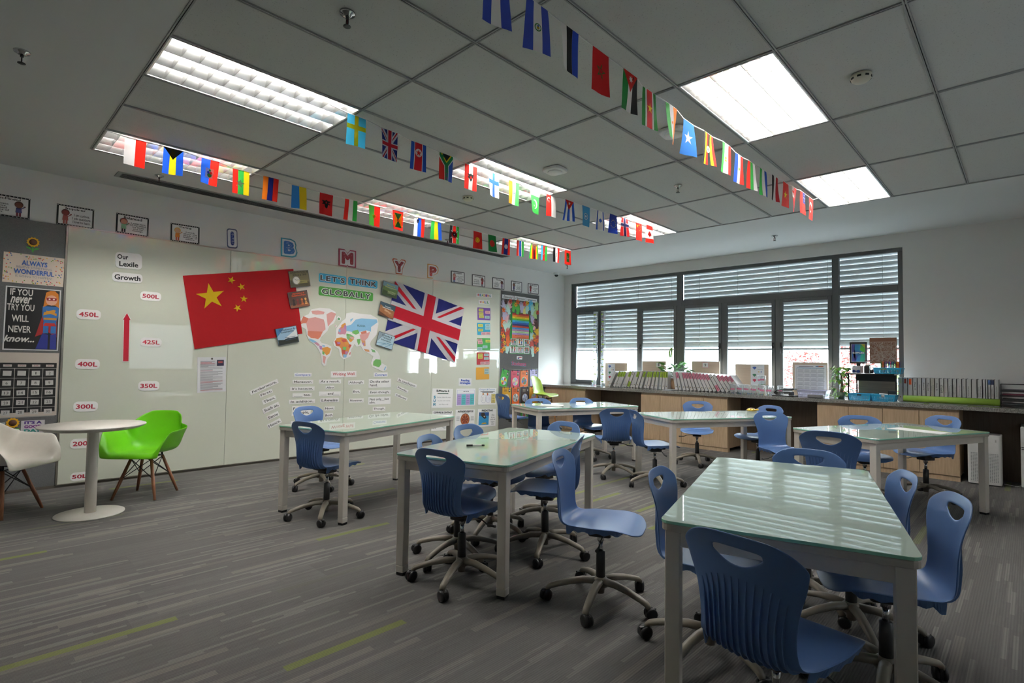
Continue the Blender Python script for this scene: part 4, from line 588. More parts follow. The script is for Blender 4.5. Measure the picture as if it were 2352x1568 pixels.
# I B M Y P letters
def big_letter(key, ch, lb, rim, ink):
    y, z, w, h, rot = Q[key]; q = MB()
    V = {'I': [rrect(w, h, .03)], 'B': [[(-.5, -.5), (.2, -.5), (.42, -.42), (.5, -.2), (.4, .05), (.43, .2), (.36, .4), (.1, .5), (-.5, .5)]], 'M': [[(-.5, -.5), (-.05, -.5), (0, -.42), (.05, -.5), (.5, -.5), (.5, .5), (.16, .5), (0, .3), (-.16, .5), (-.5, .5)]],
         'Y': [[(-.24, -.5), (.24, -.5), (.26, -.12), (.5, .4), (.44, .5), (.16, .5), (0, .3), (-.16, .5), (-.44, .5), (-.5, .4), (-.26, -.12)]], 'P': [[(-.5, -.5), (-.02, -.5), (.06, -.26), (.4, -.1), (.5, .12), (.48, .32), (.3, .47), (0, .5), (-.5, .5)]]}[ch][0]
    if ch != 'I': V = [(x * w, y_ * h) for x, y_ in V]
    q = tag(MB().prism(V, 0, .006).build('wall_letter', paint(rim), None, bevel=.004), lb, 'letter', 'big letters above the board'); wallframe(q, y, z, .002, rot)
    art(q, 'white_border', [('#e6e6ea', [(x * .84, y_ * .87) for x, y_ in V])], .0065); rn = random.Random(ord(ch))
    text(q, ch, 0, 0, w * (.34 if ch == 'I' else .66), h * .70, ink, bold=.06 if ch != 'I' else .12, z=.0085)
    bb = MB()
    for k in range(26):
        x, yy = rn.uniform(-.26, .2) * w * (1 if ch != 'I' else .5), rn.uniform(-.3, .3) * h; bb.poly([(x, yy, .0092), (x + .02, yy + .012, .0092), (x + .02, yy + .0145, .0092), (x, yy + .0025, .0092)], paint('#cfd2e6' if ch in 'IB' else '#d9b3b8'))
    bb.build('scribble', None, q)
big_letter('L_I', 'I', 'dark blue letter I with grey rim above the board', '#5b6180', '#1d3a8f'); big_letter('L_B', 'B', 'blue letter B with turquoise rim above the board', '#3d97ad', '#2b6cb5'); big_letter('L_M', 'M', 'crimson letter M with raspberry rim above the board', '#a33a58', '#8a1c30')
big_letter('L_Y', 'Y', 'dark red letter Y with orange rim above the board', '#c2643f', '#8c1f2c'); big_letter('L_P', 'P', 'brick red letter P with yellow-orange rim above the board', '#d99a4e', '#a33228')
# Lexile tags
q, w, h = wcard('word_tag', 'white cut-out tag reading Our Lexile', 'tag', 'ourlexile', outline=None, group='reading level tags', r=.04); text(q, 'Our', -.055, h * .22, .10, h * .3, bold=.03); text(q, 'Lexile', 0, -h * .22, .175, h * .32, bold=.03)
q, w, h = wcard('word_tag', 'white tag reading Growth under Our Lexile', 'tag', 'growth', group='reading level tags', r=.035); text(q, 'Growth', 0, 0, w * .86, h * .56, bold=.03)
for k in ('500L', '450L', '425L', '400L', '350L', '300L', '250L', '200L', '50L'):
    q, w, h = wcard('level_tag', 'white rounded tag with red number ' + k, 'tag', k, group='reading level tags', r=.04); text(q, k, 0, 0, w * .80, h * .46, '#b0213a', bold=.03)
y, z, w, h, rot = Q['arrow']; A = [(-.5, .36), (0, .5), (.5, .36), (.36, .36), (.36, -.5), (-.36, -.5), (-.36, .36)]
q = card('arrow_sign', 'long red paper arrow pointing up beside the level tags', 'arrow', 0, 0, '#e9e4e2', .002, outline=[(x * w * 1.1, v * h * 1.01) for x, v in A][::-1]); wallframe(q, y, z, .0215, rot); art(q, 'red_arrow', [('#b3122a', [(x * w * .9, v * h * .985) for x, v in A])], .0026, rough=.25)
# word cards
BLUE_, RED_ = '#2a57b8', '#b3202c'
for k in [k for k in Q if k.startswith('w:')]:
    s = k[2:]; q, w, h = wcard('word_card', 'white paper strip reading ' + s.replace('_', ' ').strip().rstrip(',.') if s[0] != '_' else 'white paper strip reading blank ' + s.strip('_ .').strip(), 'word card', k, group='writing words on the whiteboard', t=.0022)
    if s == '___ and___': q['label'] = 'white paper strip reading and between two blanks'
    if s == '____ too.': q['label'] = 'white paper strip reading a blank then too'
    col = RED_ if s == 'Writing Wall' else BLUE_ if s in ('Compare', 'Contrast') else '#17171a'
    body = {'For an example,': 'For an\nexample,', 'On the other hand,': 'On the other\nhand,', 'Not only__but also,': 'Not only__but\nalso,'}.get(s, s)
    text(q, body, 0 if '\n' not in body else -w * .02, -h * .02, w * .86, h * (.62 if '\n' not in body else .74), col, bold=.012, shear=.08, z=.0032, align='LEFT')
# flags on the board
def fold(u, v, seed, amp):
    rn = math.sin; return amp * (rn(u * 9 + seed) * rn(v * 6 + seed * 2) * .5 + .35 * rn(u * 23 + v * 5 + seed) + .25 * rn(v * 19 - u * 4) + .6 * max(0, 1 - abs(((u * 5 + .04 * rn(v * 8)) % 1) - .5) * 14) + .5 * max(0, 1 - abs(((v * 4 + .03 * rn(u * 9)) % 1) - .5) * 16))
def big_flag(name, lb, corners, items, seed, nx=44, ny=30, amp=.0035):
    (tl, tr, br, bl) = [Vector(c) for c in corners]; b = MB()
    for k, (c, pts) in enumerate(items): b.poly([(x, y, k * .0014) for x, y in pts], cloth(c))
    bm = b.bm
    for i in range(1, nx): bmesh.ops.bisect_plane(bm, geom=bm.verts[:] + bm.edges[:] + bm.faces[:], plane_co=(i / nx, 0, 0), plane_no=(1, 0, 0))
    for j in range(1, ny): bmesh.ops.bisect_plane(bm, geom=bm.verts[:] + bm.edges[:] + bm.faces[:], plane_co=(0, j / ny, 0), plane_no=(0, 1, 0))
    for vt in bm.verts:
        u, v, k = vt.co; p = (bl * (1 - u) + br * u) * (1 - v) + (tl * (1 - u) + tr * u) * v; e = min(u, 1 - u, v, 1 - v); vt.co = (.028 + fold(u, v, seed, amp) * min(1, e * 8 + .15) + k, p.x, p.y)
    for f in bm.faces: f.smooth = True
    return tag(b.build(name, None), lb, 'flag')
R_, Y_ = '#b5121b', '#e8c71a'
CN = [(R_, rect(.5, .5, 1, 1)), (Y_, star(.20, .69, .125, 92, sy=1.5))] + [(Y_, star(cx, cy, .037, rot, sy=1.5)) for cx, cy, rot in ((.395, .895, 60), (.475, .79, 100), (.48, .615, 80), (.41, .495, 110))]
big_flag('large_flag', 'big red Chinese flag hung across the whiteboard', S['china'], CN, 1.3)
def union_jack(rot=False, B_='#20267a', R='#c8102e', wd=.07):
    d = .085; r = .034
    it = [(B_, rect(.5, .5, 1, 1))]; W_ = '#f0eef0'; dx, dy = d * 1.2, d * 1.7; rx, ry = r * 1.2, r * 1.7
    it += [(W_, [(0, 0), (dx, 0), (1, 1 - dy), (1, 1), (1 - dx, 1), (0, dy)]), (W_, [(0, 1), (0, 1 - dy), (1 - dx, 0), (1, 0), (1, dy), (dx, 1)])]
    it += [(R, [(0, 0), (rx * 1.6, 0), (.5, .5 - ry * .5), (.5, .5)]), (R, [(1, 1), (1 - rx * 1.6, 1), (.5, .5 + ry * .5), (.5, .5)]), (R, [(0, 1), (0, 1 - ry * 1.6), (.5 - rx * .5, .5), (.5, .5)]), (R, [(1, 0), (1, ry * 1.6), (.5 + rx * .5, .5), (.5, .5)])]
    it += [(W_, rect(.5, .5, .2, 1)), (W_, rect(.5, .5, 1, .33)), (R, rect(.5, .5, .12, 1)), (R, rect(.5, .5, 1, .2))]
    return [(c, [(y, 1 - x) for x, y in p]) for c, p in it] if rot else it
big_flag('large_flag', 'big British union flag hung tilted on the whiteboard', S['uk'], union_jack(), 4.1)
# picture cards round the map
def pic(key, lb, bgc, items, title, tc, pos=.28, tw=.75, th=.22, sub='#d8d0c0'):
    q, w, h = wcard('picture_card', lb, 'card', key, '#3a3c44', x=.042, group='global theme cards', t=.002); im = [(bgc, rect(0, 0, w - .012, h - .012))] + [(c, [(x * w, y * h) for x, y in p]) for c, p in items] + [(sub, rect(.12 * w, -.12 * h - k * .07 * h, .5 * w, .006)) for k in range(3)]
    art(q, 'printed_picture', im, .0025); text(q, title, .02 * w, pos * h, tw * w, th * h, tc, bold=.015, z=.0075); return q
pic('clock', 'picture card with a pocket watch, orientation in space and time, on the red flag corner', '#7d7350', [('#4c4630', [(-.47, -.47), (.47, -.47), (.47, -.2), (-.47, -.05)]), ('#8f8a84', circ(-.17, -.08, .2, 20, .27)), ('#e8e6e0', circ(-.17, -.08, .16, 20, .22)), ('#222222', [(-.17, -.08), (-.26, .02), (-.25, .03), (-.16, -.07)]), ('#222222', [(-.18, -.09), (-.04, -.02), (-.04, -.01), (-.18, -.07)])], 'ORIENTATION IN\nSPACE & TIME', '#1c1b14', .32, .9, .26, '#c8bf70')
PAWN = lambda x, c, s: [(c, [(x - .07, -.42 * s - .05), (x + .07, -.42 * s - .05), (x + .03, -.1), (x - .03, -.1)]), (c, circ(x, -.03, .055, 12, .08))]
pic('identities', 'picture card with four game pawns, identities and relationships', '#4a3026', [('#7d4a2e', [(-.47, -.47), (.47, -.47), (.47, -.3), (-.47, -.3)])] + PAWN(-.28, '#1d1312', .7) + PAWN(-.08, '#7a1d20', .7) + PAWN(.14, '#c5672d', .7) + PAWN(.33, '#dca660', .7), 'Identities &\nRelationships', '#e2592a', .3, .7, .25, '#4a3026')
pic('globalization', 'picture card with dusk sky, globalization and sustainability', '#9fc0d8', [('#3f77a8', [(-.48, 0), (-.1, .47), (-.48, .47)]), ('#e6e9ea', [(-.2, -.2), (.47, -.2), (.47, .3)]), ('#1c2019', [(-.47, -.47), (.47, -.47), (.47, -.16), (.2, -.2), (0, -.15), (-.2, -.22), (-.47, -.17)])], 'Globalization &\nSustainability', '#1e3350', .28, .75, .26, '#41566b')
pic('fairness', 'picture card with green hills, fairness and development', '#6f93a6', [('#56703a', [(-.47, -.47), (.47, -.47), (.47, .12), (0, .05), (-.47, .18)]), ('#2f4420', [(-.47, -.47), (.47, -.47), (.47, -.22), (-.47, -.1)])], 'Fairness &\nDevelopment', '#d9d54a', .2, .7, .28, '#d0d8a0')
pic('personal', 'picture card with a hand on an instrument, personal and cultural expression', '#2f4a5c', [('#9a6238', [(-.47, -.47), (.47, -.47), (.47, .1), (-.2, .15), (-.47, .3)]), ('#c9a27e', [(-.1, .05), (.3, -.1), (.25, -.2), (-.2, -.05)]), ('#5a331c', [(-.47, -.47), (.2, -.47), (-.47, -.2)])], 'Personal &\nCultural Expression', '#eef0f0', .18, .7, .24, '#b07a50')
pic('scientific', 'pale picture card with girders, scientific and technical innovation', '#bcd6e2', [('#8fa2ad', [(-.47, -.2), (-.1, .47), (-.47, .47)]), ('#4d8fb5', [(-.47, -.3), (.47, -.1), (.47, -.13), (-.47, -.33)]), ('#4d8fb5', [(-.3, -.47), (.2, -.1), (.22, -.12), (-.26, -.47)]), ('#4d8fb5', [(.0, -.47), (.4, -.1), (.42, -.12), (.04, -.47)])], 'Scientific &\nTechnical\nInnovation', '#23404f', .17, .62, .45, '#a9c6d4')
# LET'S THINK GLOBALLY
for key, s, c, lb in (('lets', "LET'S", '#36a6cf', "turquoise banner piece reading LET'S"), ('think', 'THINK', '#36a6cf', 'turquoise banner piece reading THINK'), ('globally', 'GLOBALLY', '#3f8f2f', 'green banner piece reading GLOBALLY')):
    y, z, w, h, rot = Q[key]; q, w, h = wcard('banner_word', lb, 'banner', (y, z, w, h, rot - 1.5 if key != 'globally' else rot - .6), c, r=.025, group='think globally banner'); n = len(s)
    text(q, s, 0, 0, w * .92, h * .72, '#f2f2f2', bold=.075, z=.004, name='letter_border', spacing=1.15); text(q, s, 0, 0, w * .90, h * .62, '#26282a', bold=.035, z=.005, spacing=1.15); rn = random.Random(n); bb = MB()
    for k in range(40): x, v = rn.uniform(-.43, .43) * w, rn.uniform(-.24, .24) * h; bb.poly([(x, v, .0056), (x + .012, v + .004, .0056), (x + .012, v + .0055, .0056), (x, v + .0015, .0056)], paint('#9a9a9a'))
    bb.build('hatching', None, q)
# world map cut-outs
def map_piece(key, lb, cols, words=()):
    P = S[key]; cy = sum(p[0] for p in P) / len(P); cz = sum(p[1] for p in P) / len(P); L = [(a - cy, b - cz) for a, b in P]
    if sum(a[0] * b[1] - b[0] * a[1] for a, b in zip(L, L[1:] + L[:1])) < 0: L = L[::-1]
    q = card('world_map', lb, 'map', 0, 0, '#eceaea', .004, outline=L); wallframe(q, cy, cz, .0215)
    def inside(pt):
        r = False
        for (x1, y1), (x2, y2) in zip(P, P[1:] + P[:1]):
            if (y1 > pt[1]) != (y2 > pt[1]) and pt[0] < (x2 - x1) * (pt[1] - y1) / (y2 - y1) + x1: r = not r
        return r
    it = []
    for c, polys in cols.items():
        for pl in polys:
            m = (sum(p[0] for p in pl) / len(pl), sum(p[1] for p in pl) / len(pl))
            if inside(m): it.append((c, [(a - cy, b - cz) for a, b in pl]))
    for k, t in enumerate(it): art(q, 'printed_country', [t], .0045 + .0001 * k)
    for s, (a, b), w in words: text(q, s, a - cy, b - cz, w, w * .22, '#20303a', z=.0085)
MCOL = {'#d58a4a': S['mapcol']['base_a'], '#c98aa0': S['mapcol']['base_e'], '#7fb87a': S['mapcol']['base_m'], '#d59a6a': S['mapcol']['base_s'], '#cf7a63': S['mapcol']['coral'], '#dba09c': S['mapcol']['pink'], '#86b9dc': S['mapcol']['blue'], '#d99440': S['mapcol']['orange'], '#c65248': S['mapcol']['red'], '#6fae5e': S['mapcol']['green'], '#b782b8': S['mapcol']['violet']}
map_piece('am_out', 'Americas piece of the world map cut-out', MCOL); map_piece('eu_out', 'Europe, Africa, Asia and Australia piece of the world map cut-out', MCOL, [('RUSSIA', S['russia'], .13)])
map_piece('ic', 'tiny round Iceland piece of the world map cut-out', {'#5c9a6a': [[(a * .6 + S['ic'][0][0] * .4, b * .6 + (S['ic'][0][1] - .05) * .4) for a, b in S['ic']]]}); map_piece('br', 'tiniest map cut-out between the two continents', {'#d79aa8': [[(a * .5 + S['br'][1][0] * .5 - .012, b * .5 + S['br'][1][1] * .5) for a, b in S['br']]]})
# printed sheets
def lines(w, h, x0, x1, y0, y1, n, c='#a5a5a8', seed=1, lw=.35):
    rn = random.Random(seed); L = []
    for k in range(n): yy = y1 + (y0 - y1) * k / max(1, n - 1); e = x1 - (x1 - x0) * rn.choice((0, 0, .08, .2, .45)); L.append((c if rn.random() > .18 else '#b0505c', rect((x0 + e) / 2 * w, yy * h, (e - x0) * w, (abs(y1 - y0) / max(1, n - 1)) * lw * h)))
    return L
q, w, h = wcard('document_sheet', 'white printed document sheet under the red flag, with a small dark photo', 'paper', 'doc', '#dedee2', t=.002); art(q, 'printed_text', lines(w, h, -.40, .38, -.44, .2, 22, '#86868c', 3) + lines(w, h, -.40, .1, .24, .38, 5, '#77777c', 8) + [('#2a2540', rect(.3 * w, .33 * h, .25 * w, .17 * h)), ('#a04a48', rect(.3 * w, .35 * h, .16 * w, .05 * h)), ('#55504a', circ(0, .45 * h, .012))], .0025)
for key, s, cs, lb in (('reading', 'READING', ('#c23a3a', '#2f6fb5', '#3a9a4a', '#e0902a', '#7a3f9a', '#d06a2a', '#2a8fa0'), 'small white sign with coloured letters READING'), ('wall', 'WALL', ('#c23a3a', '#d9a02a', '#2f6fb5', '#3a9a4a'), 'small white sign with coloured letters WALL')):
    q, w, h = wcard('small_sign', lb, 'sign', key, '#ecebea', t=.002, group='reading wall signs')
    for k, ch in enumerate(s): text(q, ch, -w * .43 + w * .86 * (k + .5) / len(s), 0, w * .72 / len(s), h * .6, cs[k], bold=.04, z=.0035)
for key, c, notes, lb in (('purple', '#6f4a9c', ((-.23, .3, 'y'), (-.23, .02, 'y'), (-.2, -.22, 'y'), (.28, .15, 'p'), (.24, -.25, 'b')), 'purple card with sticky notes'), ('blue', '#2d9fc4', ((-.25, .28, 'y'), (-.25, -.1, 'y'), (.3, .3, 'b'), (.3, .05, 'b'), (-.02, -.38, 'p'), (.32, -.36, 'p')), 'blue card with sticky notes'),
                           ('green', '#3f9a49', ((-.3, .33, 'p'), (-.27, .12, 'p'), (.32, .25, 'y'), (.1, -.22, 'b'), (-.3, -.36, 'b')), 'green card with sticky notes'), ('red', '#b52f38', ((-.23, .3, 'y'), (-.23, .1, 'y'), (.25, .3, 'b'), (.25, .0, 'b'), (-.05, -.38, 'p'), (.3, -.36, 'p')), 'red card with sticky notes'), ('yellow', '#d99c2b', ((.3, .28, 'b'), (.3, .05, 'b')), 'yellow-orange card with few sticky notes')):
    q, w, h = wcard('colour_card', lb + ' on the reading wall', 'card', key, c, t=.002, r=.008, group='reading wall colour cards')
    for k, (x, v, n) in enumerate(notes):
        nb = MB().box((x * w, v * h, .0032), (w * .36, h * .22, .001)).build('sticky_note', paint({'y': '#d3d35a', 'p': '#e0a6b0', 'b': '#a9d0d4'}[n]), q); art(nb, 'writing', [('#60604c', rect(x * w, v * h + d * h, w * .26, .004)) for d in (-.05, 0, .05)], .0042)
q, w, h = wcard('strategy_sign', 'small white sign reading Reading Strategies in blue', 'sign', 'strategies', '#ecebea', t=.002); text(q, 'Reading\nStrategies', 0, 0, w * .84, h * .72, '#2c4fb0', bold=.04)
SH = 'strategy sheets on the board'
q, w, h = wcard('strategy_sheet', 'white sheet headed SUMmarize It with a pencil and letters S U M', 'sheet', 'sum', t=.002, group=SH); text(q, 'SUMmarize It', 0, h * .38, w * .62, h * .12, bold=.03, z=.0035)
art(q, 'pencil_picture', [('#3c5a4e', rect(.02 * w, .24 * h, .5 * w, .05 * h)), ('#c99a6a', [(-.23 * w, .265 * h), (-.23 * w, .215 * h), (-.3 * w, .24 * h)])], .0025)
for k, (a, s) in enumerate((('S', 'horter than the text'), ('U', 'se your own words'), ('M', 'ain ideas only'))): text(q, a, -.38 * w, (.05 - .19 * k) * h, .1 * w, .15 * h, '#1f7f9c', bold=.05, z=.0035); text(q, s, .07 * w, (.05 - .19 * k) * h, (.66, .6, .45)[k] * w, .08 * h, '#8a8a8c', z=.0035)
q, w, h = wcard('strategy_sheet', 'white sheet with a purple and teal four-column table', 'sheet', 'story', t=.002, group=SH, r=.01); art(q, 'printed_table', [('#a9acd6', rect(0, -.02 * h, .9 * w, .86 * h)), ('#f0f0f2', rect(0, .3 * h, .88 * w, .2 * h))] + [(('#b39ad0', '#55bcc0')[k % 2], rect((-.33 + .22 * k) * w, -.14 * h, .215 * w, .6 * h)) for k in range(4)] + [('#6a6a90', rect((-.33 + .22 * k) * w, (.06 - .13 * j) * h, .14 * w, .006)) for k in range(4) for j in range(4)], .0025); art(q, 'small_heading', [('#50505a', rect(-.1 * w + .1 * w * k, .34 * h, .08 * w, .04 * h)) for k in range(3)], .0075)
q, w, h = wcard('strategy_sheet', 'white sheet headed Compare & Contrast in blue with two overlapping circles', 'sheet', 'venn', t=.002, group=SH); text(q, 'Compare & Contrast', -.03 * w, .4 * h, .86 * w, .12 * h, '#2f6fb5', z=.0095)
RING = lambda cx, cy, r: [('#7a80a8', circ(cx, cy, r, 28)), ('#f4f3f2', circ(cx, cy, r * .96, 28))]
art(q, 'circle_diagram', RING(-.2 * w, -.13 * h, .24 * h) + [('#7a80a8', circ(.05 * w, -.13 * h, .24 * h, 28)), ('#eeeef4', circ(.05 * w, -.13 * h, .23 * h, 28))] + [('#c8803a', circ(-.24 * w, .15 * h, .018)), ('#c8803a', circ(0, .16 * h, .018)), ('#b5403a', circ(0, .1 * h, .014)), ('#8a7a3a', rect(.34 * w, -.13 * h, .23 * w, .54 * h)), ('#e2cf7a', rect(.34 * w, -.13 * h, .21 * w, .5 * h))] + [('#5a5a50', rect(.34 * w, (.06 - .1 * k) * h, .14 * w, .008)) for k in range(5)] + [('#9a9aa8', rect(x * w, (-.05 - .08 * k) * h, .1 * w, .004)) for x in (-.27, -.07, .12) for k in range(3)] + [('#606064', rect(0, .29 * h, .8 * w, .01)), ('#606064', rect(0, .25 * h, .6 * w, .01))], .0025)
q, w, h = wcard('strategy_sheet', 'white sheet headed COMPARE & CONTRAST in black capitals, partly behind a table', 'sheet', 'contrast', t=.002, group=SH); text(q, 'COMPARE & CONTRAST', 0, .42 * h, .9 * w, .1 * h, bold=.04, z=.0035); text(q, 'What\nis the\nsame?', -.36 * w, -.25 * h, .18 * w, .3 * h, '#707074', z=.0035); art(q, 'circle_picture', [('#c9c9cc', circ(.15 * w, -.1 * h, .1)), ('#e4e4e6', circ(.15 * w, -.1 * h, .09))], .0025)
q, w, h = wcard('strategy_sheet', "white sheet headed AUTHOR'S PURPOSE with a brown pie picture", 'sheet', 'author', t=.002, group=SH); text(q, "AUTHOR'S PURPOSE", 0, .41 * h, .8 * w, .1 * h, bold=.04, z=.0095); text(q, "It's as easy as PIE", 0, .32 * h, .36 * w, .05 * h, z=.0095)
art(q, 'pie_picture', [('#6a3a1c', circ(0, -.03 * h, .105, 28)), ('#a5562a', circ(0, -.03 * h, .093, 28)), ('#7a2f1c', circ(0, -.03 * h, .07, 24))] + [('#d9a070', [(0, -.03 * h), (.093 * math.cos(a), -.03 * h + .093 * math.sin(a)), (.093 * math.cos(a + .09), -.03 * h + .093 * math.sin(a + .09))]) for a in [k * PI / 3 + .5 for k in range(6)]] + [('#8a8a8c', rect(s * .37 * w, (.12 - .05 * k) * h, .16 * w, .005)) for s in (-1, 1) for k in range(5)], .0025)
q, w, h = wcard('strategy_sheet', 'white sheet headed PREDICTING with a shark and diver picture on blue', 'sheet', 'predicting', t=.002, group=SH); text(q, 'PREDICTING', 0, .42 * h, .6 * w, .11 * h, bold=.04, z=.0085); text(q, 'What\ndo you\nthink will\nhappen\nnext?', .32 * w, -.1 * h, .26 * w, .6 * h, '#606066', z=.0085)
art(q, 'sea_picture', [('#2f8fc4', rect(-.16 * w, -.04 * h, .54 * w, .72 * h)), ('#1c4f8c', rect(-.16 * w, .22 * h, .54 * w, .2 * h)), ('#30241c', [(-.32 * w, .28 * h), (-.15 * w, .3 * h), (-.02 * w, .0), (-.12 * w, -.06 * h), (-.3 * w, .1 * h)]), ('#d9d0c0', [(-.2 * w, .1 * h), (-.1 * w, .12 * h), (-.1 * w, .02 * h)]), ('#c9a23a', [(-.3 * w, -.36 * h), (0, -.34 * h), (-.05 * w, -.26 * h), (-.22 * w, -.27 * h)])], .0025)
# ---------------------------------------------------------------- right pinboard
for key, s in (('t1', 'Essential'), ('t2', 'Classroom'), ('t3', 'Agreements')): q, w, h = wcard('title_strip', 'white strip with handwritten ' + s, 'sign', key, '#e8e9ec', x=.0155, group='title strips'); text(q, s, 0, 0, w * .8, h * .6, '#23232a', bold=.01, shear=.4)
q, w, h = wcard('green_backing', 'green backing poster behind the rainbow strips on the right pinboard', 'poster', 'greenposter', '#1f7a34', x=.0155, t=.002)
RB = ['#a8202c', '#e07a1c', '#ead22a', '#5cb53a', '#38b0dc', '#2a66b8', '#33246f', '#c2401c', '#3f8fd0', '#b585b0', '#b5dca0', '#a68fd0', '#e0734a', '#d96a44']
q, w, h = wcard('rainbow_chart', 'chart of fourteen rainbow strips with handwritten rules', 'chart', 'rainbow', '#d8d8d8', x=.018, t=.002)
for k, c in enumerate(RB): st = MB().box((0, h / 2 - h * (k + .5) / 14, .0028), (w, h / 14, .0012)).build('colour_strip', paint(c), q); art(st, 'writing', [('#2a2a2a', rect((-.1 if k % 2 else -.2) * w + j * .07 * w - .1 * w, h / 2 - h * (k + .5) / 14, .045 * w, .006)) for j in range(8)], .0036)
for k in range(6):
    q, w, h = wcard('picture_card', 'white picture card on the green poster, ' + ('top', 'bottom')[k // 3] + ' row, ' + ('left', 'middle', 'right')[k % 3], 'card', 'g%d' % (k + 1), '#e9eaec', x=.018, t=.002, group='classroom rule cards'); im = []
    for j in range((4, 2, 4, 2, 3, 4)[k]): n = (4, 2, 4, 2, 3, 4)[k]; im += kid((-.36 + .72 * (j + .5) / n) * w, .1 * h, h * .72 * (1.2 if n == 2 else 1), ('#7a4a34', '#c58a68', '#8a5040', '#d8a080')[j % 4], '#2a1a16', ('#b03038', '#d07a2a', '#3a6aa8', '#3a8a50')[(j + k) % 4], '#3a3a48')
    art(q, 'printed_picture', im, .0025); art(q, 'caption', [('#3a3a3c', rect(0, -.36 * h, .7 * w, .1 * h))], .007)
HC = {'lav': '#b9b3d2', 'pink': '#e0aeb6', 'mint': '#b9dcd4', 'green': '#4fb04c', 'yel': '#e3dc86', 'blue': '#4cb4dc', 'lime': '#b4d48a', 'orange': '#dd6a26', 'red': '#bf4238', 'brown': '#4d3030', 'yel2': '#e0b02a'}
def hand_outline(s, mir=1):
    P = [(-.16, -.5), (.16, -.5), (.17, -.28), (.26, -.16), (.42, .0), (.46, .09), (.40, .12), (.28, .04), (.22, .02), (.25, .36), (.22, .42), (.17, .40), (.13, .12), (.10, .46), (.06, .54), (.01, .50), (.01, .13), (-.05, .48), (-.10, .54), (-.14, .48), (-.10, .11), (-.20, .36), (-.25, .40), (-.28, .34), (-.21, .0), (-.23, -.2), (-.17, -.3)]
    return [(x * s * mir, y * s) for x, y in P][::mir]
PL = {'lav': 'lavender', 'pink': 'pink', 'mint': 'mint', 'green': 'green', 'yel': 'pale yellow', 'blue': 'sky blue', 'lime': 'lime', 'orange': 'orange', 'red': 'red', 'brown': 'brown', 'yel2': 'golden yellow'}
def where(y, z): return ('at the top' if z > 2.33 else 'high' if z > 2.1 else 'halfway down' if z > 1.8 else 'low') + (' on the left side' if y < -1.6 else ' on the right side' if y > -1.12 else ' above the rainbow chart')
seen = {}
for k, (y, z, c) in enumerate(S['hands']):
    rn = random.Random(k); o = MB().prism(hand_outline(.21, 1 if k % 2 else -1), 0, .002).build('paper_hand', paint(HC[c])); wallframe(o, y, z, .0190 + .0006 * (k % 6), rn.uniform(-24, 24)); lb = PL[c] + ' paper hand ' + where(y, z); seen[lb] = seen.get(lb, 0) + 1
    tag(o, lb if seen[lb] == 1 else lb + ', ' + ('second', 'third', 'fourth')[seen[lb] - 2] + ' of that colour there', 'paper hand', 'paper hands round the green poster')
for k, (y, z, c) in enumerate(S['flowers']):
    P = [(r_ * math.cos(a), r_ * math.sin(a)) for a, r_ in [(2 * PI * j / 20, (.048, .05, .044, .026)[j % 4]) for j in range(20)]]
    o = MB().prism(P, 0, .003).build('paper_flower', paint(HC[c])); wallframe(o, y, z, .0230 + .0005 * (k % 3), k * 37); MB().lathe([(.001, 0), (.012, 0), (.010, .006), (.001, .008)], n=10).build('flower_centre', paint('#6a4a2a'), o); lb = PL[c] + ' paper flower ' + where(y, z); seen[lb] = seen.get(lb, 0) + 1
    tag(o, lb if seen[lb] == 1 else lb + ', ' + ('second', 'third', 'fourth', 'fifth')[seen[lb] - 2] + ' from the top', 'paper flower', 'paper flowers on the pinboard')
q, w, h = wcard('small_card', 'tiny white card with red and blue print above the Students lettering', 'card', 'flagcard', '#e6e4e4', x=.0155, t=.002, group=None); art(q, 'printed_picture', [('#b02838', rect(.1 * w, .1 * h, .6 * w, .3 * h)), ('#2a3a80', rect(-.2 * w, -.1 * h, .3 * w, .4 * h))], .0025)
y, z, w, h, rot = Q['students']; q = thing('lettering_sign', 'red cut-out lettering Students with blue rim on the right pinboard', 'lettering'); wallframe(q, y, z, .0155, -2); text(q, 'Students', 0, 0, .42, .085, '#4a8fc0', bold=.07, z=.001, name='blue_rim'); text(q, 'Students', 0, .002, .41, .078, '#b02838', bold=.03, z=.003, name='red_letters')
ARTC = ['#3fa83c', '#c9455c', '#e0702a', '#b7b0d6', '#e3a91c', '#dd6320', '#3a2622', '#e0a01c', '#3fa83c']; WC = [['#e0d23a', '#c23a3a', '#e8e8e8', '#7ab0d0'], ['#d88aa0', '#b9a0d8', '#a0d0b0', '#e0d0a0'], ['#3a6aa0', '#c05a2a', '#4a8a5a', '#6a6a6a'], ['#c03a4a', '#e6e6f0', '#b02838', '#d0d0e0'], ['#d8d0c0', '#e8d8a0', '#d0c8b0', '#e8e0d0'], ['#9a9a96', '#d8d8d4', '#7a7a78', '#c8c8c4'], ['#a8b8d8', '#c8d0e8', '#98a8c8', '#d8e0f0'], ['#d88aa0', '#a0b8e0', '#a0d0a0', '#e0c0d0'], ['#8a8a8a', '#d05a5a', '#c8c8b0', '#6a8a6a']]
AL = ['green art card clipped at the left of the upper line', 'pink art card on the upper line', 'orange art card with an inked wheel on the upper line', 'lavender art card at the right of the upper line', 'yellow art card at the left of the lower line', 'red-orange art card on the lower line', 'dark brown art card on the lower line', 'yellow art card behind the lime stool', 'green art card near the floor behind the corner table']
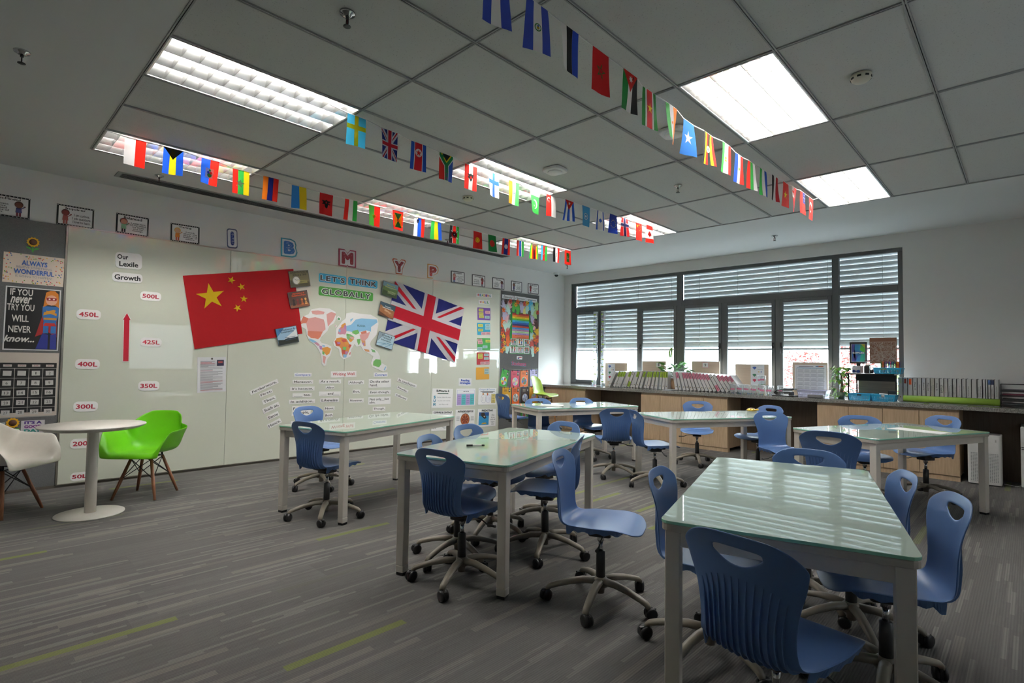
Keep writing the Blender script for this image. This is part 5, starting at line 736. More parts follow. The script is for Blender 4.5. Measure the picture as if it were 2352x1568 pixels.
for k in range(9):
    y, z, w, h, rot = Q['a%d' % (k + 1)]; w = max(w, .2); h = .32 if k else .33
    q, w, h = wcard('art_card', AL[k], 'card', (y, z, w, h, rot), ARTC[k], x=.017 + .0006 * (k % 2), t=.002, group='pupil art cards'); im = [('#e4e2e0', circ(0, -.14 * h, .078, 28))] + [(WC[k][j % 4], [(0, -.14 * h)] + [(.072 * math.cos(j * PI / 4 + t * PI / 16), -.14 * h + .072 * math.sin(j * PI / 4 + t * PI / 16)) for t in range(5)]) for j in range(8)]
    im += [('#3a3a3a', rect(.3 * w, .32 * h, .2 * w, .2 * h)), ('#c8c0b8', circ(.3 * w, .33 * h, .014))] + [('#2a2a20' if k != 6 else '#c8c0a0', rect(-.15 * w, (.38 - .06 * j) * h, .35 * w, .005)) for j in range(3)]
    art(q, 'drawing', im, .0025)
    for s in (-1, 1): MB().box((s * w * .3, h / 2, .004), (.012, .035, .010)).build('clip', paint(('#b02838', '#2f6a3a', '#2a4a9a')[(k + s) % 3]), q)
for zc, lb in ((1.195, 'upper string holding art cards on the right pinboard'), (.86, 'lower string holding art cards on the right pinboard')): tag(MB().tube([(.022, -1.90 + .105 * j, zc + .03 * ((j - 5) / 5) ** 2) for j in range(11)], .0018, 5).build('clip_line', mat('string', (.5, .48, .42), .8)), lb, 'string')
# ---------------------------------------------------------------- left pinboard
def sunflower(y, z, lb):
    o = thing('sunflower_decoration', lb, 'decoration', group='sunflower decorations'); wallframe(o, y, z, .0155)
    MB().prism([(.052 * (1 if j % 2 else .82) * math.cos(j * PI / 12), .052 * (1 if j % 2 else .82) * math.sin(j * PI / 12)) for j in range(24)], 0, .006).build('petals', paint('#e0a818'), o); MB().lathe([(.001, .006), (.031, .006), (.026, .012), (.001, .014)], n=20).build('seed_disc', paint('#55301a'), o)
    MB().prism([(-.006, -.1), (.006, -.1), (.006, -.04), (-.006, -.04)], 0, .004).prism([(0, -.085), (.045, -.065), (.05, -.055), (.02, -.055)], 0, .004).prism([(0, -.085), (-.02, -.055), (-.05, -.05), (-.045, -.062)], 0, .004).build('stem_leaves', paint('#3f9a34'), o)
sunflower(*S['sun1'], 'small sunflower decoration above the ALWAYS poster'); sunflower(*S['sun2'], 'small sunflower decoration under the calendar')
q, w, h = wcard('wall_poster', 'cream poster with confetti reading ALWAYS WONDERFUL', 'poster', 'always', '#e2d2c2', x=.0155, t=.002); rn = random.Random(3); im = []
for k in range(190):
    e = rn.random(); x = rn.uniform(-.49, .49); v = rn.uniform(-.49, .49)
    if abs(x) < .36 and abs(v) < .34: continue
    im.append((rn.choice(('#c8343a', '#e07a2a', '#e0b020', '#6a9a2a', '#2f5aa0')), circ(x * w, v * h, .0055, 8)))
art(q, 'confetti', im, .0025)
for s, v, ww, hh, c, bd in (('ALWAYS', .2, .42, .17, '#2a55a5', .03), ('BELIEVE SOMETHING', .05, .58, .07, '#8a8a90', 0), ('WONDERFUL', -.1, .66, .17, '#2a55a5', .03), ('IS GOING TO HAPPEN!', -.26, .6, .07, '#8a8a90', 0)): text(q, s, 0, v * h, ww * w, hh * h, c, bold=bd, z=.0075)
q, w, h = wcard('wall_poster', 'black poster IF YOU never TRY YOU WILL NEVER know with a masked caped girl', 'poster', 'never', '#d8d8d8', x=.0155, t=.002)
G = lambda P: [(x * w, v * h) for x, v in P]
art(q, 'picture', [('#101012', rect(0, 0, w * .95, h * .965)), ('#9a1c1c', G([(.06, -.28), (.2, .14), (.44, .14), (.46, -.28), (.3, -.2)])), ('#2a66a8', G([(.2, -.22), (.3, -.22), (.3, -.04), (.2, -.04)])), ('#2a66a8', G([(.34, -.22), (.44, -.22), (.44, -.04), (.34, -.04)])), ('#1f2a80', G([(.08, -.475), (.3, -.475), (.3, -.24), (.19, -.22)])), ('#1f2a80', G([(.34, -.475), (.46, -.475), (.45, -.22), (.34, -.24)])), ('#b02020', G([(.2, -.1), (.44, -.1), (.38, .0), (.26, .0)])), ('#2a66a8', G([(.17, .22), (.47, .22), (.47, .07), (.43, -.05), (.21, -.05), (.17, .07)])), ('#c98a2a', G([(.2, .0), (.44, .0), (.44, .035), (.2, .035)])), ('#c98a2a', G([(.19, .07), (.4, .12), (.42, .16), (.38, .17), (.2, .12)])), ('#c98a2a', G([(.44, .07), (.24, .12), (.24, .15), (.44, .11)])),
    ('#d07a20', G([(.18, .2), (.22, .44), (.3, .475), (.38, .475), (.45, .43), (.48, .2), (.4, .24), (.26, .24)])), ('#dba58e', circ(.33 * w, .32 * h, .045, 16, .052)), ('#d07a20', G([(.22, .37), (.3, .47), (.4, .47), (.45, .37), (.36, .42)])), ('#8f1a1a', G([(.23, .36), (.43, .36), (.42, .315), (.24, .315)])), ('#f0f0f0', circ(.29 * w, .338 * h, .008, 8)), ('#f0f0f0', circ(.37 * w, .338 * h, .008, 8))], .0025)
for s, v, ww, sh in (('IF YOU', .415, .40, 0), ('never', .29, .38, .35), ('TRY YOU', .175, .48, 0), ('WILL', .0, .30, 0), ('NEVER', -.17, .40, 0), ('know...', -.32, .54, .35)): text(q, s, -.22 * w, v * h, ww * w, .105 * h, '#e2ded8', bold=.02 if not sh else .03, shear=sh, z=.0085)
(ty, tz), (by, bz) = S['calTR'], S['calBR']; cw = .105; W7 = cw * 7 + .03
q = card('calendar_chart', 'black pocket calendar chart with white number cards on the left pinboard', 'calendar', W7, tz - bz, '#c9beb4', .003); wallframe(q, ty - .005 - W7 / 2, (tz + bz) / 2, .0155); H = tz - bz; art(q, 'pocket_grid', [('#111113', rect(0, -.03, W7 - .03, H - .14))] + [('#b8b4b0', rect(-W7 / 2 + .015 + cw * k, -.055, .004, H - .20)) for k in range(8)] + [('#b8b4b0', rect(0, H / 2 - .155 - .096 * j, W7 - .03, .004)) for j in range(6)], .0036)
for j in range(5):
    for k in range(7):
        n = j * 7 + k - 4; x = -W7 / 2 + .015 + cw * (k + .5); v = H / 2 - .155 - .096 * (j + .5); rn = random.Random(j * 9 + k); r_ = rn.uniform(-.05, .05)
        c = MB().box((x, v, .0055), (.062, .048, .001), Matrix.Rotation(r_, 3, 'Z')).build('number_card', paint('#c9c6c4'), q)
        if n >= 1: text(c, str(n), x, v, (.007 if n == 1 else .016) if n < 10 else .032, .026, z=.0065)
for k, d in enumerate(('Mon', 'Tue', 'Wed', 'Thu', 'Fri', 'Sat', 'Sun')): x = -W7 / 2 + .015 + cw * (k + .5); c = MB().box((x, H / 2 - .128, .0055), (.062, .022, .001)).build('day_card', paint('#c9c0bc'), q); text(c, d, x, H / 2 - .128, .034, .012, '#a02838', z=.0065)
q, w, h = wcard('wall_poster', "small white poster reading IT'S A GOOD DAY in bright letters", 'poster', 'goodday', '#d3d0d2', x=.0155, t=.002)
for s, v, c in (("IT'S A", .34, '#4a2a80'), ('GOOD', .02, '#7a2a80'), ('DAY', -.3, '#2a8a80')): text(q, s, 0, v * h, w * .74, h * .24, c, bold=.06, z=.0035)
q = card('small_paper', 'pale blue-white paper left of the lower sunflower, cut by the picture edge', 'paper', .16, .13, '#aeb9bd', .002); wallframe(q, S['smallR'][0] - .08, S['smallR'][1] - .055, .0155); art(q, 'print', [('#7a8a98', rect(0, .03 - .02 * k, .11, .006)) for k in range(4)], .0025)
# ================================================================ bunting
def Vs(*cols, wt=None):
    wt = wt or [1] * len(cols); T = sum(wt); x = 0; L = []
    for c, k in zip(cols, wt): L.append((c, [(x / T, 0), ((x + k) / T, 0), ((x + k) / T, 1), (x / T, 1)])); x += k
    return L
A_ = .155 / .24
def ST(cx, cy, r, rot=90, n=5, k=.382): return [(cx + (x - cx) / 1, cy + (y - cy) * A_) for x, y in star(cx, cy, r, rot, n, k)]
def CI(cx, cy, r, n=18): return circ(cx, cy, r, n, r * A_)
def CR(cx, cy, r, ang): return [(x, cy + (y - cy) * A_) for x, y in crescent(cx, cy, r, ang)]
RD, WH, BL, GN, YE, BK, OR, NV, LB = '#d8261c', '#efeceb', '#1f4fb5', '#2f9a3f', '#f0d21c', '#1c1c1e', '#ee7a1c', '#1a2270', '#3fa9dc'
TRI = [(0, 1), (1, 1), (.5, .58)]
EAGLE = [(.5, .72), (.6, .66), (.85, .68), (.72, .58), (.82, .48), (.65, .5), (.6, .36), (.5, .3), (.4, .36), (.35, .5), (.18, .48), (.28, .58), (.15, .68), (.4, .66)]
LEAF = [(.5, .72), (.56, .64), (.64, .66), (.62, .56), (.76, .58), (.72, .5), (.8, .46), (.6, .38), (.6, .34), (.52, .36), (.52, .28), (.48, .28), (.48, .36), (.4, .34), (.4, .38), (.2, .46), (.28, .5), (.24, .58), (.38, .56), (.36, .66), (.44, .64)]
F1 = [('white and red bunting flag before the leftmost lamp', Vs(WH, RD)), ('Bahamas bunting flag, blue and yellow with a black triangle', Vs(BL, YE, BL) + [(BK, TRI)]), ('Haitian bunting flag, blue and red with a white square', Vs(BL, RD) + [(WH, rect(.5, .45, .5, .38)), (GN, CI(.5, .38, .14)), (BL, CI(.42, .47, .08)), (RD, CI(.58, .47, .08)), (GN, CI(.5, .56, .07))]), ('red, green and yellow bunting flag with a white star', Vs(RD, GN, YE) + [(WH, ST(.45, .45, .3, 80))]),
      ('orange, navy and red striped bunting flag', Vs(OR, NV, RD)), ('blue and yellow Ukrainian bunting flag', Vs('#2f7fd0', '#e0c21c')), ('red Albanian bunting flag with a black eagle', [('#b31a1c', rect(.5, .5, 1, 1)), (BK, EAGLE)]), ('red, white and green bunting flag before the plain ceiling', Vs(RD, WH, GN)), ('green and red bunting flag with a yellow star', Vs('#4fa83a', RD) + [(YE, ST(.5, .5, .22))]),
      ('Grenada bunting flag, red frame around yellow and green triangles', [(RD, rect(.5, .5, 1, 1)), (YE, rect(.5, .5, .68, .74)), (GN, [(.16, .87), (.84, .87), (.5, .5)]), (GN, [(.16, .13), (.84, .13), (.5, .5)]), (RD, CI(.5, .5, .12)), (YE, ST(.5, .5, .1))] + [(YE, CI(x, y, .04, 8)) for x in (.08, .92) for y in (.25, .5, .75)]), ('white, blue and red bunting flag with a small shield', Vs(WH, BL, RD) + [(NV, [(.22, .92), (.46, .92), (.44, .76), (.34, .7), (.24, .76)]), (WH, [(.28, .76), (.34, .86), (.4, .76)])]),
      ('green, yellow and blue striped bunting flag', Vs(GN, YE, BL)), ('Kenyan bunting flag, black, red and green with a shield', Vs(BK, WH, RD, WH, GN, wt=[5, .7, 5, .7, 5]) + [(WH, [(.12, .72), (.18, .74), (.88, .28), (.82, .26)]), (WH, [(.82, .74), (.88, .72), (.18, .26), (.12, .28)]), ('#a01818', CI(.5, .5, .3)), (BK, CI(.5, .5, .16)), (WH, CI(.5, .5, .06))]), ('red Kyrgyz bunting flag with a yellow sun', [('#c0201c', rect(.5, .5, 1, 1)), (YE, CI(.5, .52, .24)), (RD, CI(.5, .52, .14)), (YE, CI(.5, .52, .11))]),
      ('green Bangladeshi bunting flag with a red disc', [('#1f7a3c', rect(.5, .5, 1, 1)), (RD, CI(.5, .5, .32, 24))]), ('Lao bunting flag, blue between red edges with a white disc', Vs(RD, NV, RD, wt=[1, 2, 1]) + [(WH, CI(.5, .5, .22))]), ('Gambian bunting flag, red, blue and green with white lines', Vs(RD, WH, BL, WH, GN, wt=[5, 1, 4, 1, 5])), ('Zimbabwean bunting flag, seven stripes and a white triangle', Vs(GN, YE, RD, BK, RD, YE, GN) + [(WH, [(.05, 1), (.95, 1), (.5, .6)]), (RD, ST(.5, .87, .2)), (YE, CI(.5, .87, .08))]),
      ('Azerbaijani bunting flag, sky blue, red and green with a crescent', Vs(LB, RD, GN) + [(WH, CR(.5, .5, .17, 0)), (WH, ST(.62, .5, .08, 90, 8, .5))]), ('black, white and red bunting flag with faint green script', Vs(BK, WH, RD) + [('#6a9a6a', rect(.5, .5, .06, .3))]), ('Maldives bunting flag, red frame with green centre, last of the left string', [(RD, rect(.5, .5, 1, 1)), (GN, rect(.5, .5, .5, .62)), (WH, CR(.5, .5, .17, 60))])]
F2 = [('Swedish bunting flag, sky blue with a yellow cross', [('#3fb0dc', rect(.5, .5, 1, 1)), (YE, rect(.5, .5, .2, 1)), (YE, rect(.5, .62, 1, .15))]), ('small British bunting flag on the middle string', union_jack(True, '#1f2f80', '#d01c30')), ('North Korean bunting flag, blue and red with a star', Vs(BL, WH, '#c41c28', WH, BL, wt=[4, .7, 9, .7, 4]) + [(WH, CI(.5, .64, .23, 22)), (RD, ST(.5, .64, .2))]),
      ('South African bunting flag, green Y shape', [('#c8281f', [(0, 0), (.5, 0), (.5, 1), (0, 1)]), (BL, [(.5, 0), (1, 0), (1, 1), (.5, 1)]), (WH, [(0, 1), (0, .84), (.34, .55), (.34, 0), (.66, 0), (.66, .55), (1, .84), (1, 1)]), ('#1f8a4a', [(0, 1), (0, .9), (.39, .57), (.39, 0), (.61, 0), (.61, .57), (1, .9), (1, 1)]), (YE, [(.1, 1), (.9, 1), (.5, .67)]), (BK, [(.2, 1), (.8, 1), (.5, .74)])]), ('Austrian bunting flag, red and white with an eagle', Vs(RD, WH, RD) + [(BK, [(.5 + (x - .5) * .85, .5 + (y - .5) * .8) for x, y in EAGLE]), (RD, CI(.5, .5, .1))]),
      ('Finnish bunting flag, white with a blue cross', [(WH, rect(.5, .5, 1, 1)), ('#2f6fd0', rect(.5, .5, .24, 1)), ('#2f6fd0', rect(.5, .62, 1, .17))]), ('Indian bunting flag, orange, white and green with a wheel', Vs('#f08a1c', WH, '#3fae4a') + [(BL, CI(.5, .5, .13)), (WH, CI(.5, .5, .1)), (BL, CI(.5, .5, .05))]), ('Pakistani bunting flag, green with white top and crescent', [('#2f9a3c', rect(.5, .5, 1, 1)), (WH, rect(.5, .9, 1, .2)), (WH, CR(.5, .42, .33, 200)), (WH, ST(.4, .34, .11))]), ('red and white bunting flag with a crescent, Singapore style', Vs(RD, WH) + [(WH, CR(.24, .78, .17, -60))] + [(WH, ST(.24 + .08 * math.cos(k * 1.26), .7 + .05 * math.sin(k * 1.26), .035)) for k in range(5)]),
      ('Cuban bunting flag, blue and white stripes with a red triangle', Vs(BL, WH, BL, WH, BL) + [(RD, [(0, 1), (1, 1), (.5, .55)]), (WH, ST(.5, .86, .15))]), ('light blue bunting flag with a round white emblem', [('#4a9ad0', rect(.5, .5, 1, 1)), (WH, CI(.5, .5, .26)), ('#4a9ad0', CI(.5, .5, .2)), (WH, CI(.5, .5, .1))]), ('Israeli bunting flag, white with blue lines and star', Vs(WH, BL, WH, BL, WH, wt=[1, 1.4, 6, 1.4, 1]) + [(BL, ST(.5, .5, .2, 90, 6, .6))]), ('dark blue bunting flag with a ring of yellow stars', [('#1f3a9a', rect(.5, .5, 1, 1))] + [(YE, ST(.5 + .3 * math.cos(k * PI / 6), .5 + .2 * math.sin(k * PI / 6), .055)) for k in range(12)]),
      ('Norwegian bunting flag, red with a blue and white cross', [('#d0282c', rect(.5, .5, 1, 1)), (WH, rect(.5, .5, .34, 1)), (WH, rect(.5, .62, 1, .24)), (NV, rect(.5, .5, .18, 1)), (NV, rect(.5, .62, 1, .13))]), ('small Chinese bunting flag before the far lamp', [(RD, rect(.5, .5, 1, 1)), (YE, ST(.3, .82, .2))] + [(YE, ST(x, y, .06)) for x, y in ((.62, .9), (.72, .8), (.72, .68), (.62, .58))]), ('Canadian bunting flag, last of the middle string', [(RD, rect(.5, .88, 1, .24)), (WH, rect(.5, .5, 1, .52)), (RD, rect(.5, .12, 1, .24)), (RD, [(.5 + (x - .5) * .8, .5 + (y - .5) * .9) for x, y in LEAF])])]
SV = '#3f52b8'
F3 = [('blue and white bunting flag cut by the top picture edge', Vs(SV, WH, SV)), ('blue and white bunting flag with a round crest, Salvadoran', Vs(SV, WH, SV) + [('#4a8a4a', CI(.5, .5, .13)), (WH, CI(.5, .5, .095)), ('#c9b02a', CI(.5, .49, .05)), (BL, CI(.5, .53, .03))]), ('Estonian bunting flag, white, black and blue', Vs(WH, BK, '#2746b5')), ('red Moroccan bunting flag with a green outlined star', [('#c4191c', rect(.5, .5, 1, 1)), ('#1f6a2c', ST(.5, .52, .3, 80)), ('#c4191c', ST(.5, .52, .2, 80))]), ('Jordanian bunting flag, green, white and black with a red triangle', Vs('#1f8a3c', WH, BK) + [(RD, [(0, 1), (1, 1), (.5, .5)]), (WH, ST(.5, .83, .15, 90, 7, .5))]),
      ('Surinamese bunting flag, green, white and red with a yellow star', Vs('#2f8a3c', WH, '#cf2a2c', WH, '#2f8a3c', wt=[2, 1, 4, 1, 2]) + [(YE, ST(.5, .52, .22))]), ('green, white and orange bunting flag with a dot', Vs('#4fb05a', WH, OR) + [(OR, CI(.5, .5, .07))]), ('blue Somali bunting flag with a white star', [('#2f7fd8', rect(.5, .5, 1, 1)), (WH, ST(.5, .52, .33))]), ('Ugandan bunting flag, black, yellow and red stripes with a disc', Vs(BK, YE, RD, BK, YE, RD)[::-1] + [(WH, CI(.5, .5, .17)), ('#8a8a8a', CI(.5, .5, .07))]), ('green, white and red bunting flag with a yellow crown', Vs('#3fae4a', WH, RD, wt=[1, 1.6, 1]) + [(YE, ST(.48, .52, .14)), (YE, rect(.48, .43, .2, .04))]),
      ('Paraguayan bunting flag, blue, white and red with a small crest', Vs(BL, WH, RD) + [(YE, CI(.5, .5, .09)), (GN, CI(.5, .5, .05))]), ('red, green and white striped bunting flag', Vs(RD, GN, WH)), ('green, white and blue striped bunting flag', Vs(GN, WH, BL)), ('black, white and dark red bunting flag on the right string', Vs(BK, WH, '#b01f28')), ('red bunting flag with one yellow star', [(RD, rect(.5, .5, 1, 1)), (YE, ST(.5, .5, .28))]), ('Tongan bunting flag, red with a white corner and red cross', [('#d0282c', rect(.5, .5, 1, 1)), (WH, rect(.25, .76, .5, .48)), (RD, rect(.25, .76, .12, .3)), (RD, rect(.25, .76, .36, .1))]), ('Samoan bunting flag, red with a blue starred corner', [(RD, rect(.5, .5, 1, 1)), (NV, rect(.72, .75, .56, .5))] + [(WH, ST(x, y, .07)) for x, y in ((.72, .88), (.6, .75), (.84, .75), (.72, .62), (.78, .72))]), ('red Turkish bunting flag with crescent and star, last of the right string', [(RD, rect(.5, .5, 1, 1)), (WH, CR(.45, .62, .3, -90)), (WH, ST(.5, .38, .12))])]
def bunting_flag(lb, items, x, y, z, seed, group):
    rn = random.Random(seed); b = MB(); W_, H_ = .152, .232; ph, am, tw = rn.uniform(0, 6), rn.uniform(.003, .010), rn.uniform(-.05, .05); sl = rn.uniform(-.05, .05)
    base = len(items)
    for k, (c, p) in enumerate(items): b.poly([(u, v, k) for u, v in p], cloth(c))
    bm = b.bm
    for i in range(1, 5): bmesh.ops.bisect_plane(bm, geom=bm.verts[:] + bm.edges[:] + bm.faces[:], plane_co=(i / 5, 0, 0), plane_no=(1, 0, 0))
    for j in range(1, 6): bmesh.ops.bisect_plane(bm, geom=bm.verts[:] + bm.edges[:] + bm.faces[:], plane_co=(0, j / 6, 0), plane_no=(0, 1, 0))
    for vt in bm.verts:
        u, v, k = vt.co; d = 1 - v; vt.co = ((u - .5) * W_ + sl * d * H_, (v - 1) * H_, am * math.sin(u * 5 + ph + d * 2) * (d ** .6) + tw * (u - .5) * d + .006 * d * d * math.sin(ph * 3) + k * .00045)
    for f in bm.faces: f.smooth = True
    q = b.build('bunting_flag', None); wallframe(q, y, z, x); return tag(q, lb, 'flag', group)
for si, (F, L, nm) in enumerate(((F1, BUNT[0], 'left bunting string'), (F2, BUNT[1], 'middle bunting string'), (F3, BUNT[2], 'right bunting string'))):
    P = []
    for k, (lb_items, (x, y, z)) in enumerate(zip(F, L)): bunting_flag(lb_items[0], lb_items[1], x, y, z, si * 50 + k, 'flags on the ' + nm); P += [(x - .002, y - .075, z + .0), (x - .002, y + .075, z + .0)]
    y0, y1 = L[0][1], L[-1][1]; P = [(L[0][0], y0 - .22, min(CZ - .002, L[0][2] + .04))] + P + [(L[-1][0], min(-2.03, y1 + .25), CZ - .004)]
    tag(MB().tube(P, [(.0022, .0045)] * len(P), 6).build('bunting_string', mat('white_ribbon', (.72, .71, .70), .6)), 'thin white ' + nm + ' carrying small world flags', 'string')
# ================================================================ things on the counter
def binder(h, t, d, lab, lab_top=True, m=None):
    o = thing('ring_binder', '', 'binder'); cv = m or paint('#d6d4d4', .45)
    MB().b2(-t / 2, t / 2, 0, .003, 0, h).b2(-t / 2, -t / 2 + .003, 0, d, 0, h).b2(t / 2 - .003, t / 2, 0, d, 0, h).build('cover', cv, o)
    MB().b2(-t / 2 + .006, t / 2 - .006, .02, d - .008, .008, h - .012).build('paper_block', m_paper, o)
    return o
def spine(o, col, text_, h, t, top=True, logo=True, tcol='#2c3a1c'):
    if col:
        z = h - .055 if top else .065; q = MB().b2(-t / 2 + .003, t / 2 - .003, -.001, 0, z - .05, z + .05).build('spine_label', paint(col), o)
        sb = MB()
        for j in range(5): sb.b2(-t * .10 - .0012 * (j % 2), t * .13, -.0016, -.0006, z - .034 + j * .014, z - .034 + j * .014 + (.009 if j != 3 else .005))
        sb.build('pen_marks', paint(tcol), q)
    if logo: MB().lathe([(.001, 0), (.008, 0), (.008, .0012), (.001, .0012)], n=12, rot=Matrix.Rotation(PI / 2, 3, 'X'), c=(0, -.0002, .055 if top else h - .055)).build('crest_sticker', paint('#8a7a3a'), o)
def row(B, T, yb, col, word, nm, gname, seed, z0=.912, hb=.312):
    rn = random.Random(seed); H0 = hb; n = len(B)
    for k, ((xb, _), (xt, zt)) in enumerate(zip(B, T)):
        lean = math.atan2(xt - xb, .305); gap = (B[k + 1][0] - xb) if k < n - 1 else (xb - B[k - 1][0]); t = max(.028, min(.05, abs(gap) * math.cos(lean) * .96))
        o = binder(H0, t, .26, None); no = k == 0 or (nm == 'green' and k in (4, 7, 9)) or (nm == 'pink' and k in (2, 12)); bot = (nm == 'green' and k == 6) or (nm == 'pink' and k == 11)
        spine(o, None if no else col, word[k % len(word)], H0, t, not bot, True)
        # pivot at the lower corner it stands on, so that it touches the counter
        px = xb + (t / 2) * math.cos(lean) if lean >= 0 else xb + (t / 2) * math.cos(lean)
        o.location = (px, yb, CT + abs(math.sin(lean)) * t / 2 + .0008); o.rotation_euler = (0, lean, 0)
        o['label'] = ('white binder with %s label, number %s from the left in the leaning row' % (nm, ORD[k])) if not no else 'white binder without visible label, %s from the left among the %s-labelled ones' % (ORD[k], nm); o['group'] = gname
ORD = ['first', 'second', 'third', 'fourth', 'fifth', 'sixth', 'seventh', 'eighth', 'ninth', 'tenth', 'eleventh', 'twelfth', 'thirteenth', 'fourteenth', 'fifteenth', 'sixteenth', 'seventeenth', 'eighteenth', 'nineteenth', 'twentieth', 'twenty-first', 'twenty-second', 'twenty-third']
GB_ = [(1.382, 0), (1.495, 0), (1.554, 0), (1.605, 0), (1.690, 0), (1.735, 0), (1.799, 0), (1.865, 0), (1.912, 0), (1.981, 0), (2.052, 0), (2.142, 0), (2.202, 0), (2.281, 0), (2.359, 0), (2.445, 0), (2.505, 0), (2.565, 0)]
GT_ = [(1.540, 0), (1.645, 0), (1.699, 0), (1.747, 0), (1.825, 0), (1.865, 0), (1.920, 0), (1.982, 0), (2.025, 0), (2.088, 0), (2.152, 0), (2.232, 0), (2.282, 0), (2.351, 0), (2.41, 0), (2.475, 0), (2.525, 0), (2.570, 0)]
row(GB_, GT_, -.38, '#9ab83a', [''], 'green', 'green-labelled binders', 1)
PB_ = [(2.78, 0), (2.845, 0), (2.92, 0), (2.985, 0), (3.05, 0), (3.115, 0), (3.185, 0), (3.25, 0), (3.315, 0), (3.38, 0), (3.45, 0), (3.52, 0), (3.59, 0), (3.66, 0), (3.73, 0), (3.80, 0), (3.87, 0)]
PT_ = [(x - .055 - .175 * i / 16, 0) for i, (x, _) in enumerate(PB_)]
row(PB_, PT_, -.42, '#cf7d96', [''], 'pink', 'pink-labelled binders', 2)
RBX = [5.904, 5.958, 6.007, 6.064, 6.109, 6.155, 6.201, 6.245, 6.289, 6.337, 6.383, 6.423, 6.468, 6.509, 6.558, 6.600, 6.651, 6.703, 6.754, 6.780, 6.803, 6.830, 6.860, 6.904]
ST_ = {3: 'Phase 1H', 5: 'Phase 2L', 6: 'Phase 2H', 8: 'Phase 3L', 9: 'IB MYP SOP'}
for k in range(23):
    t = RBX[k + 1] - RBX[k] - .003; o = binder(.312, t, .25, None, m=paint('#c9c5bb', .45) if k == 7 else None); o.location = (RBX[k] + t / 2, -.28, CT + .0008)
    if k == 0: spine(o, None, '', .312, t, True, True)
    if k in (0, 1, 2): q = MB().b2(-t * .25, t * .25, -.001, 0, .235 if k < 2 else .22, .295).build('spine_label', paint(('#c9d0b0', '#b03a2a', '#d8551c')[k]), o)
    if k in ST_: tx = text(o, ST_[k], 0, 0, .10, t * (.28 if k != 9 else .5), '#2c2c30', bold=.02, z=0, name='spine_lettering'); tx.rotation_euler = (PI / 2, PI / 2 if k != 9 else -PI / 2, 0); tx.location = (0, -.0012, .20 if k != 9 else .18)
    elif k > 3 and k not in (16,):
        sb = MB(); rn = random.Random(k)
        for c in ((-1, 1) if k in (7, 11, 12, 17) else (0,)):
            z = .10
            while z < .215: L = rn.uniform(.006, .016); sb.b2(c * t * .18 - t * .045, c * t * .18 + t * .045, -.0012, 0, z, z + L); z += L + .004
        sb.build('spine_print', paint('#55565a'), o)
    if k in (20, 21): MB().b2(-t / 2, t / 2, -.0012, 0, .25, .305).build('blue_band', paint('#3a5a8a' if k == 20 else '#1c2848'), o)
    lb = 'white binder with spine text ' + ST_[k] if k in ST_ else {0: 'white binder at the left end of the right-hand row, crest near its foot', 1: 'white binder with a small red spine label', 2: 'white binder with an orange spine label', 16: 'plain white binder without print in the right-hand row', 18: 'thin white booklet, first of the thin ones in the right-hand row', 19: 'thin white booklet, second of the thin ones in the right-hand row', 20: 'thin white folder with a blue top band', 21: 'thin white folder with a navy top band', 22: 'white binder at the right end of the row, beside the letter tray'}.get(k, 'white binder with small spine print, %s from the left in the right-hand row' % ORD[k])
    tag(o, lb, 'binder', 'white binders beside the letter tray')
# wooden desk dividers leaning in the window
m_divider = wood('pale_maple', (.56, .44, .335), (.62, .50, .39), 0)
def divider(x0, x1, ztop, lb, y=-.10, ch=None, rim=None, paper=None):
    w, h = x1 - x0, ztop - CT; o = MB().prism(rrect(w, h, .01), 0, .016).build('desk_divider', m_divider); faceframe(o, (x0 + x1) / 2, y, CT + h / 2 + .001); tag(o, lb, 'divider', 'maple desk dividers in the window')
    if ch: q = MB().box((.0 if ch == '9' else .1, h / 2 - .065, .0175), (.11, .09, .002)).build('number_paper', paint(rim), o); art(q, 'white_sheet', [('#f2f2f2', rect(.0 if ch == '9' else .1, h / 2 - .065, .095, .075))], .019); text(q, ch, .0 if ch == '9' else .1, h / 2 - .065, .03, .05, z=.0205, bold=.02)
    if paper:
        px, pz, pw, ph, gems = paper; q = MB().box((px - (x0 + x1) / 2, pz - CT - h / 2, .0172), (pw, ph, .0015)).build('pinned_paper', paint('#e6e8ec'), o); X, Z = px - (x0 + x1) / 2, pz - CT - h / 2
        if gems: art(q, 'gem_pictures', [(c, [(X - pw * .22 + x * .032, Z + ph * v + y_ * .024) for x, y_ in ((-1, .4), (-.5, 1), (.5, 1), (1, .4), (0, -1))]) for c, v in (('#3a5aa8', .34), ('#2f7a58', -.02), ('#b02a4a', -.28))] + [('#d0a83a', circ(X + pw * .1, Z + ph * .16, .009)), ('#3a5aa8', circ(X + pw * .28, Z + ph * .16, .009))] + [('#a8a8b0', rect(X + pw * .2, Z + ph * v, pw * .4, .005)) for v in (.27, -.1, -.36)], .0182)
    return o
divider(1.14, 1.635, 1.352, 'maple divider behind the acrylic tubes with a paper showing coloured gems', paper=(1.285, 1.165, .17, .33, 1)); divider(1.962, 2.439, 1.394, 'maple divider with a green-rimmed number 8', ch='8', rim='#b8d08a'); divider(2.934, 3.418, 1.40, 'maple divider with a pink-rimmed number 9', ch='9', rim='#dfa8b8'); divider(3.682, 4.203, 1.362, 'maple divider behind the clear containers with a paper showing coloured gems', paper=(4.035, 1.19, .21, .32, 1))
o = divider(4.552, 5.029, 1.40, 'maple divider leaning in the window with a printed timetable', paper=None); h = 1.40 - CT; o.matrix_world = o.matrix_world @ Matrix.Translation((0, .12, 0)) if 0 else o.matrix_world
